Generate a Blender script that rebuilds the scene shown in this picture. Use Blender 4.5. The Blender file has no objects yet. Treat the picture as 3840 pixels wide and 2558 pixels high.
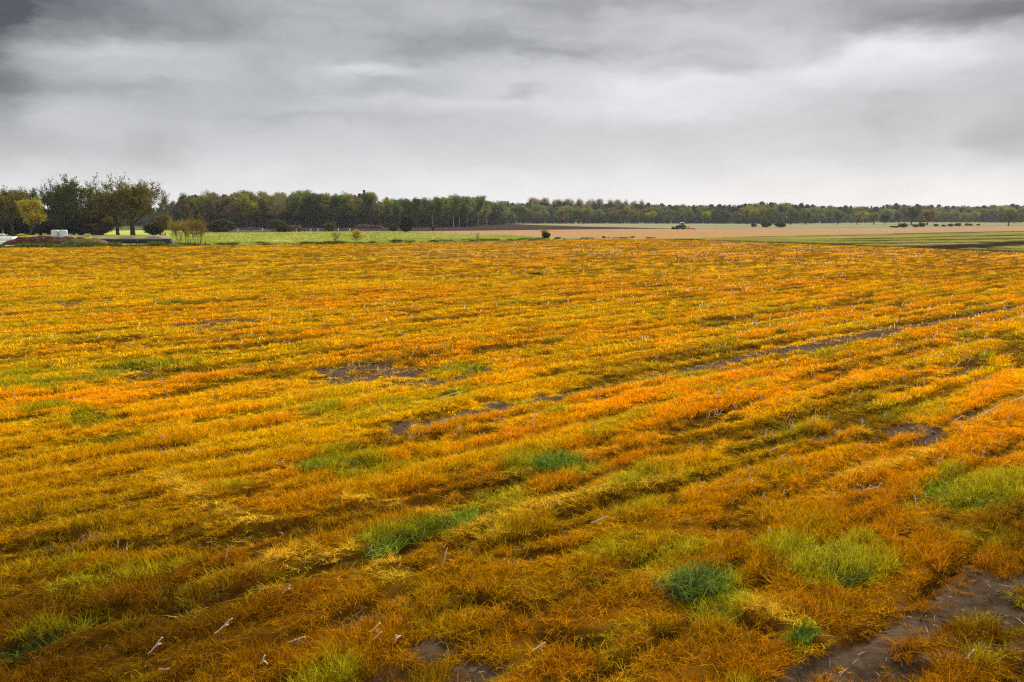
import bpy, math, random
import numpy as np
from mathutils import Vector, Matrix
R = math.radians
C = bpy.context.scene.collection
scene = bpy.context.scene

# ------------------------------------------------------------------ camera
CAM_H, PITCH, FPX = 4.8, R(8.75), 3014.0
cd = bpy.data.cameras.new("camera"); cam = bpy.data.objects.new("camera", cd); C.objects.link(cam)
cam.location = (0, 0, CAM_H); cam.rotation_euler = (R(90) - PITCH, 0, 0)
cd.sensor_width = 36; cd.lens = 36 * FPX / 3840; cd.clip_start = 0.1; cd.clip_end = 9000
scene.camera = cam
CP, SP = math.cos(PITCH), math.sin(PITCH)

def ray(X, Y):
    a, b = (X - 1920) / FPX, (Y - 1279) / FPX
    return (a, CP - b * SP, -SP - b * CP)
def at(X, Y, z=0.0):                       # where the ground lies under this point of the photograph
    d = ray(X, Y); t = (z - CAM_H) / d[2]
    return (d[0] * t, d[1] * t)
def upto(X, Y, dist):                      # world x and height seen at (X, Y) at the depth dist
    d = ray(X, Y); t = dist / d[1]
    return d[0] * t, CAM_H + d[2] * t
def proj(x, y, z=0.0):
    x, y = np.asarray(x, float), np.asarray(y, float); z = z - CAM_H
    w = y * CP - z * SP; v = y * SP + z * CP
    return 1920 + FPX * x / w, 1279 - FPX * v / w

# ------------------------------------------------------------------ sun, sky, exposure
SUN_AZ, SUN_EL = R(24), R(36)              # azimuth to the right of the view direction (+Y)
sd = bpy.data.lights.new("sun", "SUN"); sun = bpy.data.objects.new("sun", sd); C.objects.link(sun)
sd.energy = 2.2; sd.angle = R(10); sd.color = (1.0, 0.94, 0.84)
sv = Vector((math.sin(SUN_AZ) * math.cos(SUN_EL), math.cos(SUN_AZ) * math.cos(SUN_EL), math.sin(SUN_EL)))
sun.rotation_euler = sv.to_track_quat('Z', 'Y').to_euler(); sun.location = (60, 200, 300)
scene.view_settings.view_transform = 'Standard'; scene.view_settings.look = 'None'
scene.view_settings.gamma = 1; scene.view_settings.exposure = 1.18
scene.cycles.use_denoising = False; scene.cycles.denoiser = 'OPENIMAGEDENOISE'; scene.cycles.denoising_prefilter = 'NONE'; scene.cycles.denoising_input_passes = 'RGB_ALBEDO_NORMAL'; scene.cycles.filter_width = 1.3
scene.cycles.max_bounces = 8; scene.cycles.diffuse_bounces = 3; scene.cycles.transmission_bounces = 4
scene.cycles.volume_bounces = 0; scene.cycles.transparent_max_bounces = 8
scene.cycles.use_adaptive_sampling = False

world = bpy.data.worlds.new("World"); scene.world = world; world.use_nodes = True
nt = world.node_tree; nt.nodes.clear()
class NT:
    """tiny helper to write node maths"""
    def __init__(s, t): s.t = t
    def node(s, typ, **kw):
        n = s.t.nodes.new(typ)
        for k, v in kw.items(): setattr(n, k, v)
        return n
    def put(s, sock, v):
        if isinstance(v, bpy.types.NodeSocket): s.t.links.new(v, sock)
        elif v is not None:
            try: sock.default_value = v
            except Exception: sock.default_value = tuple(v) + (1,)
    def m(s, op, a, b=None, c=None, clamp=False):
        n = s.node('ShaderNodeMath', operation=op, use_clamp=clamp)
        s.put(n.inputs[0], a); s.put(n.inputs[1], b) if b is not None else 0
        if c is not None: s.put(n.inputs[2], c)
        return n.outputs[0]
    def vm(s, op, a, b=None):
        n = s.node('ShaderNodeVectorMath', operation=op); s.put(n.inputs[0], a)
        if b is not None: s.put(n.inputs[1], b)
        return n.outputs[0]
    def mix(s, f, a, b, typ='MIX'):
        n = s.node('ShaderNodeMix', data_type='RGBA', blend_type=typ)
        s.put(n.inputs[0], f); s.put(n.inputs[6], a if isinstance(a, bpy.types.NodeSocket) else tuple(a) + (1,))
        s.put(n.inputs[7], b if isinstance(b, bpy.types.NodeSocket) else tuple(b) + (1,)); return n.outputs[2]
    def noise(s, vec, scale, detail=4, rough=0.5, out=0):
        n = s.node('ShaderNodeTexNoise'); s.put(n.inputs['Vector'], vec); n.inputs['Scale'].default_value = scale
        n.inputs['Detail'].default_value = detail; n.inputs['Roughness'].default_value = rough; return n.outputs[out]
    def mr(s, v, a, b, c, d, smooth=False):
        n = s.node('ShaderNodeMapRange'); s.put(n.inputs[0], v)
        if smooth: n.interpolation_type = 'SMOOTHSTEP'
        for i, q in enumerate((a, b, c, d)): n.inputs[i + 1].default_value = q
        return n.outputs[0]
w = NT(nt)
tc = w.node('ShaderNodeTexCoord').outputs['Generated']
sep = w.node('ShaderNodeSeparateXYZ'); w.put(sep.inputs[0], tc)
az0 = w.m('ARCTAN2', sep.outputs[0], sep.outputs[1]); el0 = w.m('ARCSINE', sep.outputs[2])
cmb = w.node('ShaderNodeCombineXYZ'); w.put(cmb.inputs[0], w.m('MULTIPLY', az0, 3.6)); w.put(cmb.inputs[1], w.m('MULTIPLY', el0, 9.0))
wcol = w.noise(cmb.outputs[0], 2.3, 5, 0.55, 1)
ws = w.node('ShaderNodeSeparateXYZ'); w.put(ws.inputs[0], wcol)
az = w.m('ADD', az0, w.m('MULTIPLY', w.m('SUBTRACT', ws.outputs[0], 0.5), 0.15))
el = w.m('ADD', el0, w.m('MULTIPLY', w.m('SUBTRACT', ws.outputs[1], 0.5), 0.06))
# brightness of the cloud deck by elevation
rmp = w.node('ShaderNodeValToRGB'); w.put(rmp.inputs[0], w.m('DIVIDE', el, 1.5708, clamp=True))
cr = rmp.color_ramp; cr.interpolation = 'B_SPLINE'
stops = [(0.0, .86), (0.022, .78), (0.045, .59), (0.09, .50), (0.13, .46), (0.17, .40), (0.26, .50), (0.5, .85), (1.0, 1.0)]
cr.elements[0].position, cr.elements[0].color = stops[0][0], (stops[0][1] * .24,) * 3 + (1,)
cr.elements[1].position, cr.elements[1].color = stops[-1][0], (stops[-1][1] * .33,) * 3 + (1,)
for p_, v_ in stops[1:-1]:
    e = cr.elements.new(p_); e.color = (v_ * (.24 if p_ < .2 else .32),) * 3 + (1,)
lum = w.m('MULTIPLY', rmp.outputs[0], 2.0)
SKY = [  # cx, cy, sx, sy (2354 px wide view of the photo), change of brightness
 (180,10,300,55,-.20),(-10,190,90,130,-.26),(-60,30,160,100,-.18),(2040,330,36,110,-.05),(2200,340,40,110,.04),(350,310,100,90,-.05),(470,300,50,100,.03),(430,60,140,30,-.05),(1090,105,230,32,-.17),(1290,138,120,15,-.13),(1660,148,100,20,-.15),
 (1850,115,70,22,-.14),(2260,12,290,52,-.27),(2330,40,110,32,-.05),(1350,5,320,16,-.08),(630,175,90,60,-.06),(880,190,130,24,-.10),
 (340,210,120,14,-.07),(2340,300,130,75,-.16),(1960,330,120,70,-.05),(720,262,300,13,-.06),(1200,206,70,11,-.15),(320,330,180,50,-.05),
 (1500,215,360,60,.20),(1950,125,260,42,.22),(2140,120,120,34,.10),(1660,62,160,28,.12),(1290,88,220,13,.08),(240,105,140,18,.10),
 (860,155,90,13,.13),(120,275,140,35,.06),(1500,185,120,18,.08),(1000,225,160,18,.06),(1150,300,500,30,-.02),(150,190,120,20,-.06)]
for cx, cy, sx, sy, am in SKY:
    d = Vector(ray(cx * 1.6313, cy * 1.6313)).normalized()
    a0, e0 = math.atan2(d.x, d.y), math.asin(d.z)
    k = 1.0 / 1848
    q = w.m('ADD', w.m('POWER', w.m('ABSOLUTE', w.m('MULTIPLY', w.m('SUBTRACT', az, a0), 1 / (sx * k))), 2.0),
            w.m('POWER', w.m('ABSOLUTE', w.m('MULTIPLY', w.m('SUBTRACT', el, e0), 1 / (sy * k))), 2.4))
    g = w.m('EXPONENT', w.m('MULTIPLY', q, -1.0))
    lum = w.m('MULTIPLY_ADD', g, am * .49, lum)
cmb2 = w.node('ShaderNodeCombineXYZ'); w.put(cmb2.inputs[0], w.m('MULTIPLY', az, 2.8)); w.put(cmb2.inputs[1], w.m('MULTIPLY', el, 8.0)); cmb2.inputs[2].default_value = 3.1
wisp = w.m('MULTIPLY', w.m('SUBTRACT', w.noise(cmb2.outputs[0], 2.6, 7, 0.6), 0.5), w.mr(el0, 0.03, 0.2, 0.03, 0.20))
lum = w.m('MAXIMUM', w.m('ADD', lum, wisp), 0.03)
sky = w.node('ShaderNodeTexSky', sky_type='NISHITA', sun_disc=False); sky.sun_elevation = SUN_EL; sky.sun_rotation = SUN_AZ
cl = w.node('ShaderNodeCombineColor'); 
for i, t in enumerate((0.985, 0.99, 1.025)): w.put(cl.inputs[i], w.m('MULTIPLY', lum, t * .92 / 0.10))
cover = w.mix(0.96, sky.outputs[0], cl.outputs[0])
bg = w.node('ShaderNodeBackground'); w.put(bg.inputs[0], cover); bg.inputs[1].default_value = 0.10
wo = w.node('ShaderNodeOutputWorld'); w.put(wo.inputs[0], bg.outputs[0])

# ------------------------------------------------------------------ helpers
def tag(o, label=None, cat=None, group=None, kind=None):
    for k, v in (('label', label), ('category', cat), ('group', group), ('kind', kind)):
        if v: o[k] = v
    return o
def obj(name, me, parent=None, mat=None):
    o = bpy.data.objects.new(name, me); C.objects.link(o)
    if mat is not None: me.materials.append(mat)
    if parent is not None: o.parent = parent
    return o
def empty(name, loc, rz=0, sc=(1, 1, 1)):
    o = bpy.data.objects.new(name, None); C.objects.link(o); o.location = loc; o.rotation_euler[2] = rz; o.scale = sc
    return o
def mesh_np(name, V, faces, smooth=False):
    """faces: list of (n,k) int arrays"""
    me = bpy.data.meshes.new(name); V = np.asarray(V, np.float32)
    me.vertices.add(len(V)); me.vertices.foreach_set('co', V.ravel())
    idx = np.concatenate([f.ravel() for f in faces]).astype(np.int32)
    tot = np.concatenate([np.full(len(f), f.shape[1]) for f in faces]).astype(np.int32)
    st = np.concatenate([[0], np.cumsum(tot)[:-1]]).astype(np.int32)
    me.loops.add(len(idx)); me.loops.foreach_set('vertex_index', idx)
    me.polygons.add(len(tot)); me.polygons.foreach_set('loop_start', st)
    try: me.polygons.foreach_set('loop_total', tot)
    except Exception: pass
    if smooth: me.polygons.foreach_set('use_smooth', np.ones(len(tot), bool))
    me.update(calc_edges=True); me.validate()
    return me
class MB:
    def __init__(s): s.v = []; s.f = []
    def box(s, x0, x1, y0, y1, z0, z1, tx=0.0, ty=0.0):
        """box; the top is drawn in by tx, ty on each side"""
        b = len(s.v)
        s.v += [(x0, y0, z0), (x1, y0, z0), (x1, y1, z0), (x0, y1, z0), (x0 + tx, y0 + ty, z1), (x1 - tx, y0 + ty, z1), (x1 - tx, y1 - ty, z1), (x0 + tx, y1 - ty, z1)]
        s.f += [tuple(b + i for i in q) for q in ((3, 2, 1, 0), (4, 5, 6, 7), (0, 1, 5, 4), (1, 2, 6, 5), (2, 3, 7, 6), (3, 0, 4, 7))]; return s
    def prism(s, prof, y0, y1):
        """profile in x,z pushed from y0 to y1"""
        b = len(s.v); n = len(prof)
        s.v += [(x, y0, z) for x, z in prof] + [(x, y1, z) for x, z in prof]
        s.f += [tuple(range(b, b + n))[::-1], tuple(range(b + n, b + 2 * n))]
        s.f += [(b + i, b + (i + 1) % n, b + n + (i + 1) % n, b + n + i) for i in range(n)]; return s
    def tube(s, p, q, r0, r1=None, n=8):
        r1 = r0 if r1 is None else r1; p, q = Vector(p), Vector(q); d = (q - p).normalized()
        a = d.orthogonal().normalized(); c = d.cross(a); b = len(s.v)
        for P, r in ((p, r0), (q, r1)):
            for i in range(n):
                t = 2 * math.pi * i / n; s.v.append(tuple(P + (a * math.cos(t) + c * math.sin(t)) * r))
        s.f += [(b + i, b + (i + 1) % n, b + n + (i + 1) % n, b + n + i) for i in range(n)]
        s.f += [tuple(b + i for i in range(n))[::-1], tuple(b + n + i for i in range(n))]; return s
    def lathe(s, prof, n=24, axis='z', c=(0, 0, 0)):
        """prof: (radius, height) pairs turned about the axis"""
        b = len(s.v)
        for r, h in prof:
            for i in range(n):
                t = 2 * math.pi * i / n; x, y = r * math.cos(t), r * math.sin(t)
                s.v.append((c[0] + x, c[1] + y, c[2] + h) if axis == 'z' else (c[0] + x, c[1] + h, c[2] + y))
        m = len(prof)
        for k in range(m - 1):
            s.f += [(b + k * n + i, b + k * n + (i + 1) % n, b + (k + 1) * n + (i + 1) % n, b + (k + 1) * n + i) for i in range(n)]
        s.f += [tuple(b + i for i in range(n))[::-1], tuple(b + (m - 1) * n + i for i in range(n))]; return s
    def build(s, name, mat, parent=None, bevel=0.0, smooth=False):
        me = bpy.data.meshes.new(name); me.from_pydata(s.v, [], s.f); me.update()
        if smooth: me.polygons.foreach_set('use_smooth', [True] * len(me.polygons))
        o = obj(name, me, parent, mat)
        if bevel:
            b = o.modifiers.new('bevel', 'BEVEL'); b.width = bevel; b.segments = 2; b.limit_method = 'ANGLE'
        return o

# numpy value noise
def _h(ix, iy, seed):
    n = (ix.astype(np.int64) * 374761393 + iy.astype(np.int64) * 668265263 + seed * 1274126177) & 0x7fffffff
    n = ((n ^ (n >> 13)) * 1274126177) & 0x7fffffff
    return ((n ^ (n >> 16)) & 0xffff) / 65535.0
def vnoise(x, y, seed=0):
    x, y = np.asarray(x, float), np.asarray(y, float)
    ix, iy = np.floor(x), np.floor(y); fx, fy = x - ix, y - iy
    fx = fx * fx * (3 - 2 * fx); fy = fy * fy * (3 - 2 * fy)
    a, b, c, d = _h(ix, iy, seed), _h(ix + 1, iy, seed), _h(ix, iy + 1, seed), _h(ix + 1, iy + 1, seed)
    return (a * (1 - fx) + b * fx) * (1 - fy) + (c * (1 - fx) + d * fx) * fy
def fbm(x, y, seed=0, oct=4):
    s = 0; a = 0.5; t = 0
    for k in range(oct):
        s = s + a * vnoise(x * 2 ** k + 17.3 * k, y * 2 ** k - 9.1 * k, seed + k); t += a; a *= 0.55
    return s / t
def sst(v, a, b):
    t = np.clip((v - a) / (b - a), 0, 1); return t * t * (3 - 2 * t)
def line_d(x, y, pts):
    d = np.full(np.shape(x), 1e9)
    for (ax, ay), (bx, by) in zip(pts[:-1], pts[1:]):
        vx, vy = bx - ax, by - ay
        t = np.clip(((x - ax) * vx + (y - ay) * vy) / (vx * vx + vy * vy), 0, 1)
        d = np.minimum(d, np.hypot(x - ax - t * vx, y - ay - t * vy))
    return d

# ------------------------------------------------------------------ materials
def material(name, build, disp=False):
    m = bpy.data.materials.new(name); m.use_nodes = True; t = m.node_tree; t.nodes.clear(); g = NT(t)
    out = g.node('ShaderNodeOutputMaterial'); g.put(out.inputs[0], build(g)); return m
def paint(name, col, rough=0.5, var=0.12, scale=6.0, metal=0.0, bump=0.0, spec=0.4, col2=None):
    def b(g):
        p = g.node('ShaderNodeBsdfPrincipled'); co = g.node('ShaderNodeTexCoord').outputs['Object']
        n = g.noise(co, scale, 5, 0.6)
        c2 = col2 or tuple(c * (1 - 3 * var) for c in col)
        g.put(p.inputs['Base Color'], g.mix(g.mr(n, 0.35, 0.68, 0, 1), col, c2))
        p.inputs['Roughness'].default_value = rough; p.inputs['Metallic'].default_value = metal
        p.inputs['Specular IOR Level'].default_value = spec
        if bump:
            bp = g.node('ShaderNodeBump'); bp.inputs['Strength'].default_value = bump; g.put(bp.inputs['Height'], n); g.put(p.inputs['Normal'], bp.outputs[0])
        return p.outputs[0]
    return material(name, b)
def leafmat(name, transl=0.35, src='object', hue2=(1.22, 1.2, 0.7), lo=0.6, hi=1.45, scale=0.9, gloss=0.0):
    """colour from the object (trees) or from the tuft's tint (grass), varied by clump and by leaf"""
    def b(g):
        if src == 'object':
            c = g.node('ShaderNodeObjectInfo').outputs['Color']; co = g.node('ShaderNodeTexCoord').outputs['Object']
            n = g.noise(co, scale, 3, 0.6)
            c = g.mix(1.0, c, g.mix(g.mr(n, 0.32, 0.68, 0, 1), (lo,) * 3, tuple(hi * h for h in hue2)), 'MULTIPLY')
            ba = g.node('ShaderNodeAttribute', attribute_name='bv').outputs['Fac']
            c = g.mix(1.0, c, g.mix(ba, (0.7, 0.7, 0.7) if gloss == 0 else (.35, .45, .5), (1.3, 1.25, 1.1) if gloss == 0 else (2.1, 1.75, 1.5)), 'MULTIPLY')
        else:
            c = g.node('ShaderNodeAttribute', attribute_name='tint', attribute_type='INSTANCER').outputs['Color']
            ba = g.node('ShaderNodeAttribute', attribute_name='bv').outputs['Fac']
            c = g.mix(1.0, c, g.mix(ba, (0.32, 0.27, 0.3), (1.95, 2.15, 2.1)), 'MULTIPLY')
        d = g.node('ShaderNodeBsdfDiffuse'); g.put(d.inputs[0], c)
        t = g.node('ShaderNodeBsdfTranslucent'); g.put(t.inputs[0], c)
        m = g.node('ShaderNodeMixShader'); m.inputs[0].default_value = transl; g.put(m.inputs[1], d.outputs[0]); g.put(m.inputs[2], t.outputs[0])
        if gloss:
            gl = g.node('ShaderNodeBsdfGlossy'); gl.inputs['Roughness'].default_value = 0.45; gl.inputs[0].default_value = (1, 1, 1, 1)
            m2 = g.node('ShaderNodeMixShader'); m2.inputs[0].default_value = gloss; g.put(m2.inputs[1], m.outputs[0]); g.put(m2.inputs[2], gl.outputs[0]); m = m2
        return m.outputs[0]
    return material(name, b)
M_GRASS = leafmat('grass_blade', 0.30, 'tint')
M_CLUMP = leafmat('green_grass_blade', 0.4, 'object', lo=0.75, hi=1.2, scale=4.0, gloss=0.004)
M_LEAF = leafmat('tree_leaf', 0.38, 'object')
M_BARK = paint('dark_bark', (0.045, 0.036, 0.028), 0.95, 0.15, 3.0, bump=0.4)
M_BIRCH = paint('birch_bark', (0.62, 0.60, 0.56), 0.8, 0.2, 2.5)
M_TWIG = paint('brown_bark', (0.12, 0.085, 0.06), 0.95, 0.12, 3.0)
M_STALK = paint('dry_stalk', (0.62, 0.48, 0.37), 0.75, 0.1, 12.0)
M_DARKSTALK = paint('rotten_stalk', (0.07, 0.045, 0.035), 0.9, 0.15, 12.0)

def soil_mix(g, co, base=(0.085, 0.053, 0.030)):
    n = g.noise(co, 5.0, 8, 0.7); n2 = g.noise(co, 0.7, 4, 0.6)
    c = g.mix(g.mr(n, 0.3, 0.7, 0, 1), tuple(b * 0.45 for b in base), tuple(b * 1.45 for b in base))
    return g.mix(g.mr(n2, 0.4, 0.65, 0, 0.5), c, (0.145, 0.098, 0.060))
def ground_mat(name, c1, c2, scale=0.25, stretch=(1, 1, 1), rot=0.0, c3=None, s3=0.05, bump=0.3, fine=3.0):
    def b(g):
        co = g.node('ShaderNodeTexCoord').outputs['Object']
        mp = g.node('ShaderNodeMapping'); g.put(mp.inputs[0], co); mp.inputs['Rotation'].default_value = (0, 0, -rot)
        mp2 = g.node('ShaderNodeMapping'); g.put(mp2.inputs[0], mp.outputs[0]); mp2.inputs['Scale'].default_value = stretch
        n = g.noise(mp2.outputs[0], scale, 6, 0.62); f = g.noise(co, fine, 4, 0.7)
        c = g.mix(g.mr(n, 0.36, 0.64, 0, 1), c1, c2)
        if c3: c = g.mix(g.mr(g.noise(mp2.outputs[0], s3, 4, 0.55), 0.45, 0.62, 0, 1), c, c3)
        c = g.mix(1.0, c, g.mix(g.mr(f, 0.3, 0.7, 0, 1), (0.65,) * 3, (1.3,) * 3), 'MULTIPLY')
        p = g.node('ShaderNodeBsdfPrincipled'); g.put(p.inputs['Base Color'], c); p.inputs['Roughness'].default_value = 1.0; p.inputs['Specular IOR Level'].default_value = 0
        bp = g.node('ShaderNodeBump'); bp.inputs['Strength'].default_value = bump; bp.inputs['Distance'].default_value = 0.1; g.put(bp.inputs['Height'], g.m('ADD', f, n)); g.put(p.inputs['Normal'], bp.outputs[0])
        return p.outputs[0]
    return material(name, b)

# ------------------------------------------------------------------ the field: where it is bare, green, trodden
ROW = R(42)
def P(*pts): return [at(X, Y) for X, Y in pts]
TRACK = P((1500, 1600), (1800, 1545), (2150, 1467), (2560, 1390), (2830, 1328), (3050, 1298), (3500, 1203), (3900, 1132))
BARE_LINES = [(TRACK, 0.36, 1.0), (P((1340, 1435), (1650, 1425), (1830, 1385)), 0.22, .9), (P((2840, 1680), (2990, 1650), (3110, 1610)), 0.10, .8),
    (P((3560, 1560), (3700, 1525), (3900, 1480)), 0.12, .8), (P((1730, 1475), (1900, 1450)), .12, .7), (P((2930, 2560), (3200, 2430), (3420, 2350), (3660, 2220), (3880, 2140)), .15, .85),
    (P((1040, 2420), (1340, 2345), (1480, 2290)), .13, .7), (P((3330, 2480), (3600, 2440), (3900, 2380)), .13, .7), (P((2060, 1890), (2300, 1760)), .05, .5), (P((2680, 1085), (2780, 1082)), .2, .8)]
BARE_SPOTS = [(1600, 1582, .32, 1), (1800, 1540, .34, 1), (2080, 1484, .3, 1), (1500, 1602, .25, 1), (1400, 1405, 1.3, 1.0), (1340, 1370, 1.1, .9), (1560, 1432, 1.0, 1.0), (800, 1210, 1.6, .75), (240, 1137, 1.9, .75), (430, 1405, .9, .7), (900, 1385, .9, .6), (3430, 1610, .85, .8),
    (3260, 1830, .38, 1), (3180, 2470, .42, 1.0), (3400, 2360, .3, .9), (3640, 2230, .6, .9), (640, 1680, .5, .9), (890, 1705, .35, 1), (2000, 2080, .22, 1), (1360, 2320, .3, .9),
    (1590, 2420, .25, .8), (350, 2005, .3, .9), (1760, 2545, .4, .9), (2260, 2075, .2, .6), (1420, 2550, .3, .8), (1850, 1500, .5, .8), (1560, 2210, .25, .9), (820, 1235, 1.2, .6), (2480, 1070, 2, .4), (3560, 1900, .5, .4)]
GREEN = [(2620, 2190, .55, 1.0), (2690, 2250, .4, .8), (1740, 1930, .35, 1.0), (1530, 1990, .45, .9), (1640, 1960, .5, .7), (1440, 2020, .3, .8), (3120, 2090, .7, .7), (3190, 2140, .5, .7), (2990, 2060, .5, .6), (3560, 1840, .9, .6),
    (3750, 1850, .8, .5), (2080, 1730, .8, .8), (2180, 1745, .6, .6), (1190, 1760, .5, .8), (1330, 1745, .8, .5), (450, 1640, .5, .8), (370, 1560, .7, .6), (1220, 1535, .5, .7), (1480, 1500, .5, .5), (1700, 1383, .8, .7), (1720, 1470, .5, .7),
    (520, 1372, 1.2, .8), (620, 1362, .9, .7), (200, 1435, 1.3, .7), (60, 1405, .6, .7), (160, 1405, .6, .6), (160, 1530, .6, .8), (2930, 1245, .35, 1), (2770, 1275, .5, .7), (2010, 1022, 1.3, 1), (1880, 1860, .7, .5), (2420, 1790, .7, .4),
    (120, 2380, .3, .4), (380, 2300, .3, .5), (3680, 1165, 2.0, .4), (3100, 1325, 1, .5), (2600, 1400, 1, .4), (2300, 2060, .6, .4), (2500, 2080, .8, .5), (2300, 2360, .6, .35), (3720, 2010, .5, .4), (3010, 2380, .3, .7), (1260, 2520, .4, .6),
    (2430, 1900, .5, .4), (3420, 1520, 1.2, .35), (3000, 1580, 1, .35), (3700, 1800, 1.0, .5), (1430, 1370, .8, .5), (1130, 1300, 1, .35), (650, 1130, 1.0, .6), (300, 1165, 1.2, .5), (370, 1165, 1.2, .5), (100, 1260, 1.2, .4)]
PALE = [(P((1120, 2130), (1500, 2030), (1760, 1965), (2300, 1835), (2860, 1735)), .16), (P((1290, 1870), (1500, 1890), (1850, 2015)), .14), (P((2400, 2160), (2750, 2240), (3080, 2380)), .15),
    (P((640, 1800), (800, 1910), (980, 1960)), .18), (P((620, 2310), (900, 2230), (1250, 2130)), .10), (P((3150, 1790), (3500, 1700)), .12), (P((760, 2180), (1180, 2060)), .1), (P((1350, 2050), (1480, 2150)), .2)]
HOLLOW = [P((1876, 1810), (2544, 1655), (3018, 1560), (3458, 1435)), P((2104, 1925), (2855, 1729), (3311, 1615)), P((979, 2055), (1631, 1876)), P((0, 2104), (685, 2023), (1142, 1957)), P((1517, 1166), (2773, 1085)), P((2365, 1240), (3262, 1126)), P((2023, 1403), (2855, 1289), (3670, 1166)), P((0, 1180), (900, 1120), (1500, 1085)),
    P((750, 2060), (860, 2030), (960, 1990), (1150, 1985)), P((950, 2200), (1180, 2130)), P((300, 2310), (620, 2270)), P((1960, 2070), (2120, 2060)), P((2740, 2320), (2860, 2360)), P((0, 2060), (230, 2020)), P((1560, 1885), (1750, 1820), (1960, 1790)),
    P((3060, 1640), (3260, 1560)), P((2720, 1700), (3080, 1610)), P((3120, 1480), (3480, 1410)), P((2800, 1600), (3200, 1510)), P((900, 1225), (1060, 1215), (1200, 1200)), P((380, 1285), (740, 1268), (1000, 1245)), P((1350, 1235), (1700, 1185), (2100, 1150)),
    P((2560, 1100), (2790, 1082)), P((640, 2200), (900, 2110)), P((3300, 2560), (3450, 2500)), P((1720, 2250), (1960, 2280)), P((2060, 2380), (2260, 2400)), P((480, 2290), (700, 2230)), P((2500, 1620), (2760, 1560)), P((20, 2470), (400, 2440)), P((560, 1300), (1000, 1262), (1400, 1205))]
_spots = lambda L: [(at(X, Y), r_, k) for X, Y, r_, k in L]
BARE_S, GREEN_S = _spots(BARE_SPOTS), _spots(GREEN)
ca, sa = math.cos(ROW), math.sin(ROW)
def field_masks(x, y):
    r_, s_ = x * ca + y * sa, -x * sa + y * ca
    wob = fbm(x * 1.7, y * 1.7, 5, 3) - .5
    bare = np.zeros(np.shape(x)); green = np.zeros(np.shape(x)); pale = np.zeros(np.shape(x)); hol = np.zeros(np.shape(x))
    for pts, wd, k in BARE_LINES:
        d = line_d(x, y, pts) + wob * .35; bare = np.maximum(bare, k * (1 - sst(d, wd * .6, wd * 1.9)))
    for (cx, cy), rr, k in BARE_S:          # patches stretched along the rows
        dr, ds = (x - cx) * ca + (y - cy) * sa, -(x - cx) * sa + (y - cy) * ca
        d = np.hypot(dr / 1.7, ds * 1.1) / rr + wob * 1.6; bare = np.maximum(bare, k * (1 - sst(d, .45, 1.15)))
    for (cx, cy), rr, k in GREEN_S:
        dr, ds = (x - cx) * ca + (y - cy) * sa, -(x - cx) * sa + (y - cy) * ca
        d = np.hypot(dr / 1.5, ds * 1.1) / rr + wob * 1.5; green = np.maximum(green, k * (1 - sst(d, .3, 1.25)))
    for pts, wd in PALE:
        d = line_d(x, y, pts) + wob * .25; pale = np.maximum(pale, 1 - sst(d, wd * .4, wd * 1.6))
    for pts in HOLLOW:
        d = line_d(x, y, pts) + wob * .3; wd = .09 + .0045 * np.hypot(x, y); hol = np.maximum(hol, 1 - sst(d, wd * .5, wd * 2.2))
    # the furrows' own broken hollows, and weeds along them
    f = fbm(r_ * .22, s_ * 1.35, 31, 3); hol = np.maximum(hol, .9 * sst(f, .60, .70) * sst(y, 6, 9))
    kk = np.floor(s_ / 1.5); sw = (s_ - kk * 1.5 - .75) + (fbm(r_ * .10, kk * 3.7, 71, 3) - .5) * .35      # long broken wheel marks and furrows
    wd = .11 + .00013 * np.minimum(y, 90) ** 2; ln = np.exp(-(sw / wd) ** 2) * sst(fbm(r_ * .07, kk * 5.3, 72, 3), .20, .36) * sst(fbm(r_ * .9, s_ * 2, 73, 2), .25, .5)
    pale = np.maximum(pale, .45 * np.exp(-((sw + .26 + wd) / (wd * 1.1)) ** 2) * sst(fbm(r_ * .07, kk * 5.3, 72, 3), .20, .36) * sst(y, 10, 16)); hol = np.maximum(hol, .95 * ln); sp = fbm(r_ * .55, s_ * 1.9, 74, 3); hol = np.maximum(hol, .75 * sst(sp, .66, .76) * (1 - .6 * sst(y, 50, 100)))
    green = np.maximum(green, 0.27 * sst(fbm(r_ * 1.3, s_ * 2.2, 79, 3), .52, .74) * (1 - sst(y, 11, 20)))
    gz = fbm(r_ * .35, s_ * 1.1, 77, 4); green = np.maximum(green, .6 * sst(gz, .62, .84) * (1 - .5 * sst(y, 40, 90)))
    return np.clip(bare, 0, 1), green, pale, hol
def mixc(a, b, t): return a * (1 - t[:, None]) + np.asarray(b)[None, :] * t[:, None]
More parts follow.
